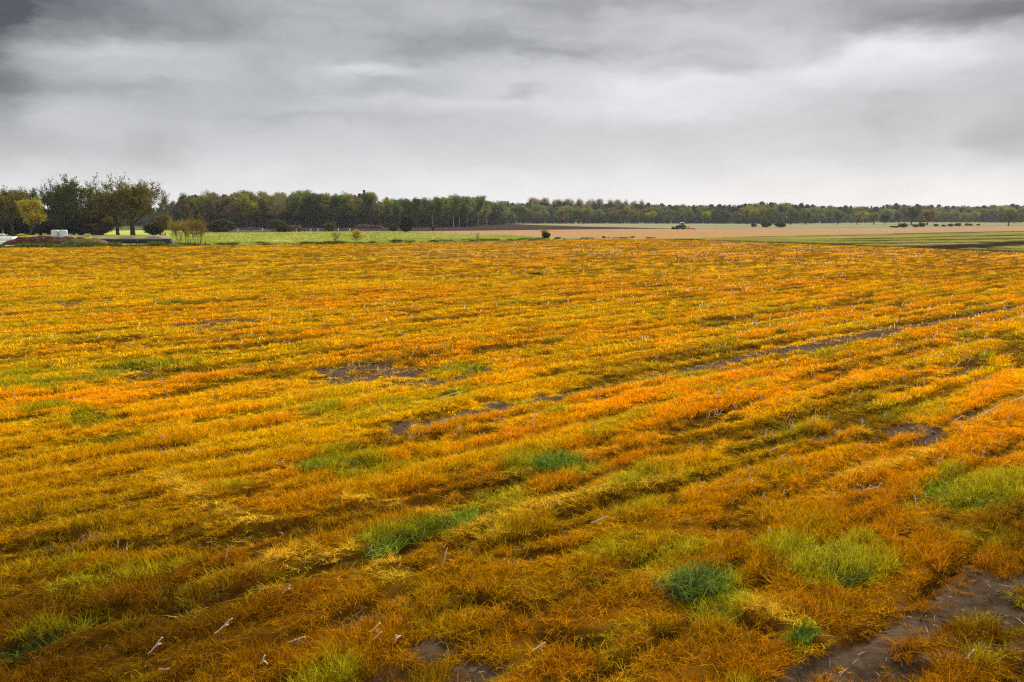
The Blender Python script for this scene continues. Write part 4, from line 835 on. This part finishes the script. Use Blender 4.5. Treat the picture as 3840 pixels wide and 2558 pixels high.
# the rest stand in rows; the nearest are single stalks, those further off one mass
rw = np.random.default_rng(21); cand = []
for k_ in range(-60, 260):
    sv_ = k_ * .75
    for j_ in range(900):
        rv = j_ * .21 - 60 + rw.normal(0, .05); s2 = sv_ + rw.normal(0, .03)
        cand.append((rv * ca - s2 * sa, rv * sa + s2 * ca))
cand = np.array(cand); x, y = cand[:, 0], cand[:, 1]; ok = (y > 9) & (y < 150) & (np.abs(x) < .68 * y); x, y = x[ok], y[ok]; ok = in_field(x, y); x, y = x[ok], y[ok]
X, Y = proj(x, y); r_, s_ = x * ca + y * sa, -x * sa + y * ca
pd = sst(fbm(r_ * .08, s_ * .35, 91, 3), .48, .66) * (.25 + .75 * sst(X, 900, 2300)) * (.15 + .85 * sst(y, 13, 22)) * np.where(y < 45, .38, .9) * (.45 + .55 * sst(fbm(s_ * 1.3, s_ * 0, 92, 2), .4, .6))
pd = pd * np.where(y > 45, (np.exp(-((X - 2500) / 900) ** 2) * .20 + .015), 1) * .7
ok = rw.random(len(x)) < pd; x, y, X, Y = x[ok], y[ok], X[ok], Y[ok]; od = np.argsort(y); nn = 300 - len(STK)
for i in od[:nn]:
    me = rs.choice(SM); stalk(me, X[i], Y[i], rs.uniform(.13, .24) * FPX / math.hypot(x[i], y[i]), rs.gauss(8, 14), 'row')
x, y = x[od[nn:]], y[od[nn:]]; n = len(x)
_, b_, g_, p_, h_ = tint(x, y); z = relief(x, y, b_, p_, h_)
def stick(w_, L): 
    a = [(math.cos(t) * w_, math.sin(t) * w_) for t in (0, 1.571, 3.142, 4.712)]
    v = [(p, q_, -.02) for p, q_ in a] + [(p + .01, q_, L + p) for p, q_ in a]
    return np.array(v), np.array([(0, 1, 5, 4), (1, 2, 6, 5), (2, 3, 7, 6), (3, 0, 4, 7), (4, 5, 6, 7)]), np.zeros((0, 3), int), np.full(8, .75)
M_STUB = leafmat('stubble', 0.0, 'tint')
scatter('stubble', [stick(.011, .2), stick(.013, .17)], np.stack([x, y, z], 1), np.stack([rw.normal(-.1, .25, n), rw.normal(.15, .3, n), np.zeros(n)], 1), np.stack([np.clip(y / 30, 1, 1.8)] * 2 + [.7 + .5 * rw.random(n) + np.clip((y - 60) / 120, 0, .5)], 1), np.tile(np.array([[.60, .44, .32]]), (n, 1)) * (.7 + .5 * rw.random((n, 1))), rw.integers(0, 2, n), M_STUB)
bk = {}
for o, X, Y, kd in STK:
    look = {'leaning': 'pale maize stalk leaning right', 'upright': 'upright pale maize stalk', 'dark': 'dark rotten maize stalk', 'fallen': 'pale straw lying flat', 'row': 'short cut maize stalk'}[kd]
    bk.setdefault('%s, by the %s' % (look, near_name(X, Y)), []).append((X, o))
for lb, l in bk.items():
    l.sort(key=lambda q: q[0])
    for i, (X, o) in enumerate(l): o['label'] = lb if len(l) == 1 else ('leftmost ' if i == 0 else 'rightmost ' if i == len(l) - 1 else 'one further ' if len(l) > 3 else 'middle ') + lb
# straw litter on the bare places
n = 38000; x, y = wedge(n, 5, 50, rw); _, b_, g_, p_, h_ = tint(x, y); ok = in_field(x, y) & (rw.random(n) < np.maximum(sst(b_, .1, .6), h_ * .5) * .9 + .02); x, y, b_, p_, h_ = x[ok], y[ok], b_[ok], p_[ok], h_[ok]; n = len(x); z = relief(x, y, b_, p_, h_) + .012
def straw(L, w_): return np.array([(-L / 2, -w_, 0), (0, -w_, .012), (L / 2, 0, .004), (0, w_, .012), (-L / 2, w_, 0)]), np.array([(0, 1, 3, 4)]), np.array([(1, 2, 3)]), np.full(5, .6)
scatter('straw_litter', [straw(.14, .0022), straw(.07, .003), straw(.22, .002)], np.stack([x, y, z], 1), np.stack([rw.normal(0, .1, n), rw.normal(0, .15, n), rw.normal(ROW, .9, n)], 1), np.stack([.8 + .6 * rw.random(n), 1 + y / 14, np.ones(n)], 1), np.tile(np.array([[.30, .20, .12]]), (n, 1)) * (.25 + 1.1 * rw.random((n, 1))), rw.integers(0, 3, n), M_STUB)

# clods of earth on the bare places
def clod(seed):
    r = np.random.default_rng(seed); v = np.array([(1, 0, 0), (0, 1, 0), (-1, 0, 0), (0, -1, 0), (0, 0, .8), (.7, .7, -.4), (-.7, .7, -.3), (-.7, -.7, -.4), (.7, -.7, -.3)], float) * (.75 + .5 * r.random((9, 1)))
    f = [(0, 5, 4), (5, 1, 4), (1, 6, 4), (6, 2, 4), (2, 7, 4), (7, 3, 4), (3, 8, 4), (8, 0, 4)]
    return v * .022, np.zeros((0, 4), int), np.array(f), np.full(9, .5)
n = 70000; x, y = wedge(n, 5, 42, rw); _, b_, g_, p_, h_ = tint(x, y); ok = in_field(x, y) & (rw.random(n) < np.maximum(sst(b_, .2, .7), h_ * .35)); x, y, b_, p_, h_ = x[ok], y[ok], b_[ok], p_[ok], h_[ok]; n = len(x)
s_ = (.35 + 1.5 * rw.random(n) ** 3) * (1 + y / 40)
scatter('soil_clods', [clod(i) for i in range(5)], np.stack([x, y, relief(x, y, b_, p_, h_)], 1), np.stack([rw.normal(0, .3, n), rw.normal(0, .3, n), rw.random(n) * 6.28], 1), np.stack([s_ * 1.2, s_, s_ * .8], 1), np.tile(np.array([[.085, .058, .038]]), (n, 1)) * (.5 + .9 * rw.random((n, 1))), rw.integers(0, 5, n), M_STUB)

# ------------------------------------------------------------------ the farmyard on the left
M_SHEET = paint('white_plastic_sheet', (.72, .76, .78), .35, .06, 1.5, bump=.3)
M_WRAP = paint('pale_green_bale_wrap', (.50, .58, .57), .38, .10, 5.0, bump=.35, spec=.6)
M_BLACK = paint('black_silage_sheet', (.008, .008, .009), .65, .05, 2.0, bump=.25, spec=.2)
M_HEAP = paint('red_brown_muck', (.11, .03, .012), .95, .22, 1.6, bump=.8, spec=.1, col2=(.02, .01, .007))
def blob(name, cx, cy, lx, ly, h, seed, mat, nx=60, ny=16, rough=.3, ln=1.2, kind=None, rot=0.0, flat=.5, base=-.12):
    """a heap, bank or covered clamp: a raised mesh with a closed foot and a lumpy top"""
    gx, gy = np.meshgrid(np.linspace(-1, 1, nx), np.linspace(-1, 1, ny)); gx, gy = gx.ravel(), gy.ravel()
    prof = (np.clip(1 - np.abs(gx) ** (2 / flat), 0, 1) ** flat) * (np.clip(1 - np.abs(gy) ** 2.2, 0, 1) ** .6)
    n1 = fbm(gx * lx / ln + seed, gy * ly / ln, seed, 5)
    z = h * prof * (1 - rough + 2 * rough * n1 * .9); z[(np.abs(gx) > .999) | (np.abs(gy) > .999)] = 0
    x = gx * lx + (fbm(gx * 3, gy * 3, seed + 3) - .5) * lx * .02; y = gy * ly
    c, s = math.cos(rot), math.sin(rot)
    me = mesh_np(name, np.stack([x * c - y * s, x * s + y * c, z + base], 1), [grid_faces(ny, nx)], True)
    o = obj(name, me, None, mat); o.location = (cx, cy, 0); return o
def px_span(X0, X1, d): return upto(X0, 815, d)[0], upto(X1, 815, d)[0]
# grass bank behind, heap of muck in front
a, b = px_span(60, 620, 186)
M_BANK = ground_mat('bank_grass', (.20, .22, .035), (.32, .30, .05), .4, c3=(.16, .12, .05), s3=.12, bump=.5, fine=2.5)
o = blob('grass_bank', (a + b) / 2, 186, (b - a) / 2, 9, .85, 3, M_BANK, 120, 20, .2, 3.0, flat=.25); tag(o, kind='structure')
a, b = px_span(18, 345, 142); M_HP = M_HEAP
o = blob('muck_heap', (a + b) / 2, 142, (b - a) / 2, 2.6, 1.6, 7, M_HEAP, 150, 26, .42, 1.3, flat=.45); tag(o, 'long lumpy red-brown muck heap in front of the white bales', 'heap')
a, b = px_span(225, 395, 139)
o = blob('earth_mound', (a + b) / 2, 139.5, (b - a) / 2, 1.8, 1.2, 17, ground_mat('mound_grass', (.05, .075, .018), (.11, .11, .03), .8, c3=(.20, .11, .06), s3=.35, bump=.8, fine=4), 90, 20, .45, .9, flat=.5); tag(o, 'weedy green and brown earth mound right of the muck heap', 'mound')
a, b = px_span(545, 610, 172)
o = blob('sand_heap', (a + b) / 2, 172, (b - a) / 2 + .4, 1.8, 1.15, 27, paint('sandy_earth', (.30, .19, .12), .95, .12, 2.0, bump=.5), 50, 16, .2, 1.5); tag(o, 'low sandy brown heap behind the end of the black silage wall', 'heap')
# black covered silage wall; sky sheen along its top painted by an added grey tube
def clamp(name, X0, X1, d, ztop, depth, mat, label, cat, edge=None, slump=.25):
    a, b = px_span(X0, X1, d); n = 60; V = []; prof = [(-.02, -.1), (.0, .25), (.02, .78), (.08, .95), (.40, 1.0), (.62, 1.0), (.85, .92), (1.0, .6), (1.04, -.1)]
    r = random.Random(int(d)); m = len(prof)
    for i in range(n + 1):
        t = i / n; e = min(1, (min(t, 1 - t) / .035)) ** .45 if min(t, 1 - t) < .035 else 1
        for j, (q, zz) in enumerate(prof):
            V.append((a + (b - a) * t + r.uniform(-.03, .03), d + q * depth * (.9 + .1 * e) + r.uniform(-.04, .04), (-.1 if zz < 0 else zz * ztop * (.35 + .65 * e) * (1 + .05 * math.sin(i * .7) * slump) + r.uniform(-.02, .02))))
    F_ = grid_faces(n + 1, m); me = mesh_np(name, V, [F_], True); me.materials.append(mat)
    e_ = empty(name, (0, 0, 0)); tag(e_, label, cat); sh = obj('sheet', me, e_)
    if edge:
        mb = MB()
        for i in range(24):
            t0, t1 = i / 24, (i + 1) / 24; x0, x1 = a + (b - a) * (.02 + .96 * t0), a + (b - a) * (.02 + .96 * t1); z0, z1 = ztop * 1.0 + .02 * math.sin(i * .9), ztop * 1.0 + .02 * math.sin(i * .9 + .9)
            mb.tube((x0, d + .3 * depth, z0), (x1, d + .3 * depth, z1), .075, n=8)
        mb.build('sheen_edge', edge, e_, smooth=True)
    return e_
clamp('silage_clamp', 352, 632, 147, .90, 3.2, M_BLACK, 'long low silage clamp under black sheet below the twin oaks', 'silage clamp', paint('grey_sky_sheen', (.20, .21, .24), .4, .1, 3.0))
clamp('silage_clamp', -60, 38, 160, .98, 3.0, M_SHEET, 'white sheeted silage clamp cut by the edge of the view', 'silage clamp')
clamp('silage_clamp', -40, 14, 150, .38, 1.2, M_SHEET, 'thin white sheet bundle lying before the white clamp', 'silage clamp')
clamp('silage_clamp', 98, 250, 168, .70, 4.5, M_SHEET, 'white sheeted clamp carrying the two wrapped bales', 'silage clamp')
for X, lb in ((203, 'left one of two pale wrapped bales on the white sheet'), (233, 'right one of two pale wrapped bales on the white sheet')):
    x = upto(X, 815, 170)[0]; e = empty('wrapped_bale', (x, 170, .62), rt.uniform(0, 3)); tag(e, lb, 'bale', 'wrapped bales')
    m = MB(); m.lathe([(.70, 0), (.79, .07), (.82, .25), (.80, .55), (.83, .8), (.815, 1.1), (.80, 1.38), (.73, 1.50), (.60, 1.555), (.2, 1.57)], 40)
    rr = random.Random(X); m.v = [(a * (1 + rr.uniform(-.008, .008)), b * (1 + rr.uniform(-.008, .008)), c) for a, b, c in m.v]; m.build('wrap', M_WRAP, e, smooth=True)
    m = MB()
    for q in range(5): m.lathe([(.822 - .006 * (q % 2), .25 + .24 * q), (.832, .26 + .24 * q), (.822, .285 + .24 * q)], 40)
    m.build('wrap_band', M_WRAP, e, smooth=True)
# pale pink sack at the end of the black wall
x = upto(640, 815, 147)[0]; m = MB(); m.lathe([(.20, -.05), (.29, .05), (.31, .3), (.30, .6), (.27, .78), (.16, .88), (.05, .90)], 18)
o = m.build('pink_sack', paint('pale_pink_sack', (.62, .44, .40), .7, .08, 6, bump=.3), None, smooth=True); o.location = (x, 147.6, 0); tag(o, 'pale pink upright sack at the end of the black silage clamp', 'sack')
x = upto(334, 815, 168)[0]; m = MB(); m.lathe([(.12, 0), (.17, .3), (.18, .34), (.17, .35), (.15, .33)], 20); 
e = empty('white_bucket', (x, 168, .60)); tag(e, 'small white bucket on the grassy bank right of the bales', 'bucket'); m.build('body', paint('white_plastic', (.8, .8, .8), .4, .03), e, smooth=True)
m = MB(); 
for i in range(8): t0, t1 = math.pi * i / 8, math.pi * (i + 1) / 8; m.tube((.17 * math.cos(t0), 0, .34 + .14 * math.sin(t0)), (.17 * math.cos(t1), 0, .34 + .14 * math.sin(t1)), .01, n=5)
m.build('handle', paint('wire', (.3, .3, .3), .4, .02), e)
# crumpled lilac sheeting
a, b = px_span(255, 296, 158); o = blob('crumpled_sheeting', (a + b) / 2, 158, (b - a) / 2, .8, 1.15, 47, paint('lilac_sheeting', (.42, .38, .52), .45, .2, 3.0, bump=.5, col2=(.10, .08, .13)), 40, 14, .6, .45); tag(o, 'crumpled lilac plastic sheeting between the bales and the bank', 'plastic sheeting')
# grey cone-topped feed hopper far left
x = upto(6, 815, 178)[0]; e = empty('feed_hopper', (x, 178, 0)); tag(e, 'small grey hopper with a thin pipe behind the white clamp', 'hopper'); MH = paint('galvanised', (.42, .42, .44), .5, .08, 4)
m = MB(); m.lathe([(.45, .0), (.5, .8), (.42, 1.0), (.10, 1.35)], 16); m.build('bin', MH, e, smooth=False); m = MB(); m.tube((0, 0, 1.3), (0, 0, 2.1), .05); m.build('pipe', MH, e)

# small posts at the shrubs
MP = paint('weathered_post', (.05, .04, .032), .9, .15, 8)
for X, yb, yt, le, lb in ((768, 921, 907, 12, 'short dark leaning post right of the brownish shrub'), (716, 920, 898, 0, 'thin dark post between the field edge shrubs'), (1264, 911, 903, 0, 'tiny dark post beside the bare grey sapling')):
    x, y = at(X, yb); h = upto(X, yt, y)[1]; m = MB(); r_ = .10 if X == 768 else .05; m.tube((0, 0, -.1), (0, 0, h), r_, r_ * .9, 8); m.tube((0, 0, h), (0, 0, h + .03), r_ * .9, r_ * .4, 8)
    o = m.build('wooden_post', MP, None, .004); o.location = (x, y, 0); o.rotation_euler[1] = R(le); tag(o, lb, 'post', 'posts at the field edge')

# the white-posted fence before the middle wood
fd = 274.0; FX = [778, 833, 889, 936, 982, 1020, 1064, 1109, 1140, 1163, 1191, 1230, 1267, 1310]
e = empty('rail_fence', (0, fd, 0)); tag(e, 'low rail fence with white posts along the middle wood', 'fence')
MWp = paint('white_post', (.72, .72, .68), .7, .06); MR = paint('dark_rail', (.07, .05, .042), .9, .12)
for X in FX:
    x = upto(X, 815, fd)[0]; m = MB(); m.box(x - .14, x + .14, -.09, .09, -.1, 1.02, .0, .0); m.box(x - .14, x + .14, -.09, .09, 1.022, 1.09, .07, .05); m.build('post', MWp if X in (889, 982, 1109, 1163, 1191, 1267, 1310) else MR, e)
def rail(X0, X1, z, mat, th=.05):
    a, b = px_span(X0, X1, fd); m = MB(); m.box(a, b, .10, .15, z, z + th * 2); m.build('rail', mat, e)
rail(770, 1320, .80, MR, .06); rail(1010, 1320, .45, MR, .05); rail(870, 1010, .25, MWp, .06)
m_ = at(1660, 876)
for i, X in enumerate((1582, 1602, 1660, 1688, 1710, 1766)):
    yb = 872 + (X - 1582) * .035; x, y = at(X, yb + 2); m = MB(); m.tube((0, 0, -.1), (0, 0, .62 + .1 * (i % 3)), .06, .05, 8); o = m.build('wooden_post', MP, None, .004); o.location = (x, y, 0); o.rotation_euler[1] = R((i * 5) % 9 - 4)
    tag(o, 'small grey post, %s in the thin row behind the meadow' % ['first from left', 'second from left', 'third from left', 'third from right', 'second from right', 'rightmost'][i], 'post', 'thin row of posts at the back of the meadow')

# earth banks before the middle wood
a, b = px_span(880, 960, 300)
for X0, X1, d, h, sd_, lb in ((880, 990, 318, 1.0, 61, 'reddish earth bank under the wood behind the fence left end'), (1090, 1130, 300, 2.1, 62, 'small reddish earth heap behind the fence'), (1320, 1440, 345, 1.9, 63, 'long brown brush heap along the foot of the middle wood')):
    a, b = px_span(X0, X1, d); o = blob('earth_bank', (a + b) / 2, d, (b - a) / 2, 2.2, h, sd_, paint('reddish_earth', (.07, .035, .026), .95, .18, .8, bump=.7, spec=.1), 70, 14, .45, 1.6); tag(o, lb, 'heap')

# ------------------------------------------------------------------ tractor, its front packer and the red harrow
td = 4.8 * FPX / (859.3 - 815); tx = upto(2553.5, 815, td)[0]
k = 1.0
MG = paint('dark_green_paint', (.012, .055, .022), .35, .05, 4, spec=.6); MGL = paint('cab_glass', (.09, .14, .15), .08, .03, 2, spec=1.0); MRB = paint('tyre_rubber', (.012, .012, .012), .85, .05, 20, bump=.3)
MY = paint('yellow_rim', (.85, .55, .10), .4, .05); MRF = paint('pale_roof', (.62, .68, .72), .3, .03); MRD = paint('red_steel', (.50, .012, .03), .45, .12, 5); MBK = paint('black_metal', (.012, .014, .016), .5, .1, 5)
e = empty('tractor', (tx, td, 0), R(4)); e.scale = (1, 1, 1.03); tag(e, 'dark green tractor with yellow wheel rims pulling a red harrow, facing left', 'tractor')
# along x: front is -x
m = MB(); m.prism([(-1.95, .75), (-.25, .70), (-.25, 1.62), (-.9, 1.66), (-1.75, 1.50), (-1.98, 1.22)], -.36, .36); m.build('hood', MG, e, .05)
m = MB(); m.box(-1.5, 1.35, -.25, .25, .45, .78); m.box(-.3, 1.5, -.34, .34, .6, 1.15); m.box(-.2, .5, -.75, -.36, .45, .95); m.build('chassis', MBK, e, .03)
m = MB(); m.box(-2.003, -1.95, -.26, .26, .85, 1.2); g_ = m.build('grille', MBK, e)
hd = MB().box(-2.01, -1.93, -.33, -.14, 1.22, 1.34).build('headlight', paint('lamp_glass', (.8, .8, .7), .2, .02), e); MB().box(-2.01, -1.93, .14, .33, 1.22, 1.34).build('headlight', bpy.data.materials['lamp_glass'], e)
m = MB(); m.prism([(-.28, 1.15), (1.22, 1.15), (1.12, 2.55), (-.05, 2.55)], -.68, .68); cg = m.build('cab', MGL, e, .03)
m = MB()
for yy in (-.70, .70):
    for p_, q_ in (((-.28, 1.15), (-.05, 2.55)), ((.45, 1.15), (.48, 2.55)), ((1.22, 1.15), (1.12, 2.55))): m.tube((p_[0], yy, p_[1]), (q_[0], yy, q_[1]), .05, n=6)
    m.tube((-.28, yy, 1.15), (1.22, yy, 1.15), .05, n=6)
m.build('cab_frame', MBK, cg)
m = MB(); m.box(-.22, 1.28, -.78, .78, 2.56, 2.76, .12, .10); m.build('roof', MRF, e, .05)
m = MB(); m.prism([(.25, 1.22), (.45, 1.55), (.9, 1.75), (1.5, 1.66), (1.78, 1.35), (1.72, 1.30), (1.45, 1.56), (.9, 1.64), (.5, 1.45), (.32, 1.18)], -1.12, -.66); m.build('fender', MG, e, .01)
m = MB(); m.prism([(.25, 1.22), (.45, 1.55), (.9, 1.75), (1.5, 1.66), (1.78, 1.35), (1.72, 1.30), (1.45, 1.56), (.9, 1.64), (.5, 1.45), (.32, 1.18)], .66, 1.12); m.build('fender', MG, e, .01)
m = MB(); m.tube((-.5, -.3, 1.6), (-.5, -.3, 2.5), .05, .05); m.build('exhaust', MBK, e)
def wheel(x, y, r, wd, parent=e):
    m = MB(); m.lathe([(r * .60, -wd / 2), (r * .93, -wd / 2), (r, -wd * .36), (r, wd * .36), (r * .93, wd / 2), (r * .60, wd / 2)], 36, 'y', (x, y, r))
    for i in range(22):
        t = 6.283 * i / 22
        for s_ in (-1, 1):
            c_, q_ = math.cos(t + .07 * s_), math.sin(t + .07 * s_); m.tube((x + c_ * r * .98, y + s_ * .03, r + q_ * r * .98), (x + math.cos(t) * r * .99, y + s_ * wd * .45, r + math.sin(t) * r * .99), .035, n=4)
    ty = m.build('wheel', MRB, parent, smooth=False)
    m = MB(); m.lathe([(r * .12, -wd * .54), (r * .2, -wd * .52), (r * .5, -wd * .30), (r * .63, -wd * .53), (r * .63, wd * .53), (r * .5, wd * .3), (r * .12, wd * .54)], 32, 'y', (x, y, r)); m.build('rim', MY, ty, smooth=True)
for s_ in (-1, 1): wheel(-1.12, s_ * .82, .66, .42); wheel(1.02, s_ * .88, .90, .52)
MB().tube((-.28, -.72, 1.9), (-.35, -1.0, 2.0), .02).box(-.40, -.34, -1.1, -.92, 1.8, 2.15).build('mirror', MBK, e)
# front packer
e2 = empty('front_press', (tx - 2.75, td, 0), R(4)); e2.scale = (1, 1, 1.0); tag(e2, 'black ring press mounted ahead of the tractor', 'farm implement')
m = MB(); m.box(-.55, .35, -1.1, 1.1, .95, 1.12, .05, 0); m.box(-.5, -.35, -1.1, 1.1, .35, 1.0); m.tube((.3, -.3, .8), (.75, -.3, .75), .06); m.tube((.3, .3, .8), (.75, .3, .75), .06); m.build('frame', MBK, e2, .01)
for rr_, xx in ((.42, -.35), (.40, .25)):
    m = MB()
    for i in range(12): m.lathe([(.12, -1.1 + i * .2), (rr_, -1.05 + i * .2), (rr_, -1.0 + i * .2), (.12, -.95 + i * .2)], 20, 'y', (xx, 0, rr_))
    m.build('press_roller', MBK, e2)
# harrow
e3 = empty('harrow', (tx + 3.0, td, 0), R(4)); e3.scale = (.95, .9, .95); tag(e3, 'red folding harrow drawn low behind the tractor', 'harrow')
m = MB(); m.box(-.9, 2.3, -1.2, -1.08, .42, .56); m.box(-.9, 2.3, 1.08, 1.2, .42, .56)
for xx in (-.8, 0, .8, 1.6, 2.2): m.box(xx - .05, xx + .05, -1.078, 1.078, .43, .55)
m.tube((-1.1, 0, .8), (-.2, 0, .55), .08); m.tube((-.6, -.5, .5), (-.1, -.1, 1.45), .06); m.tube((-.6, .5, .5), (-.1, .1, 1.45), .06); m.tube((-.1, 0, 1.45), (1.6, 0, .55), .06); m.tube((.4, -.9, .5), (.7, -.6, 1.15), .05); m.tube((.4, .9, .5), (.7, .6, 1.15), .05)
m.build('frame', MRD, e3, .01)
m = MB()
for xx in (-.7, -.1, .5, 1.1, 1.7):
    for yy in np.arange(-1.0, 1.05, .25): m.tube((xx, yy, .45), (xx + .12, yy, .2), .018, n=4); m.tube((xx + .12, yy, .2), (xx - .03, yy, -.03), .018, .01, n=4)
tn_ = m.build('tines', MRD, e3); 
m = MB(); m.lathe([(.05, -1.2), (.26, -1.2), (.26, 1.2), (.05, 1.2)], 18, 'y', (2.55, 0, .27))
for i in range(16): t = 6.283 * i / 16; m.tube((2.55 + .26 * math.cos(t), -1.2, .27 + .26 * math.sin(t)), (2.55 + .26 * math.cos(t + .4), 1.2, .27 + .26 * math.sin(t + .4)), .02, n=4)
m.build('crumbler_roller', MRD, e3)
for s_ in (-1, 1): m = MB(); m.tube((-.2, s_ * 1.2, .5), (1.4, s_ * 1.35, .95), .05); m.tube((-.2, s_ * 1.2, .5), (-.2, s_ * 1.35, 1.25), .05); m.tube((-.2, s_ * 1.35, 1.25), (1.4, s_ * 1.35, .95), .05); m.build('folded_wing', MRD, e3)

# ------------------------------------------------------------------ haze
hz = MB().box(-1500, 1500, -30, 1500, -2.0, 42); 
mh = bpy.data.materials.new('haze'); mh.use_nodes = True; t_ = mh.node_tree; t_.nodes.clear(); v_ = t_.nodes.new('ShaderNodeVolumePrincipled'); v_.inputs['Color'].default_value = (.93, .95, 1, 1); v_.inputs['Density'].default_value = .00009; v_.inputs['Anisotropy'].default_value = .2
o_ = t_.nodes.new('ShaderNodeOutputMaterial'); t_.links.new(v_.outputs[0], o_.inputs['Volume'])
ho = hz.build('haze', mh); tag(ho, kind='stuff')
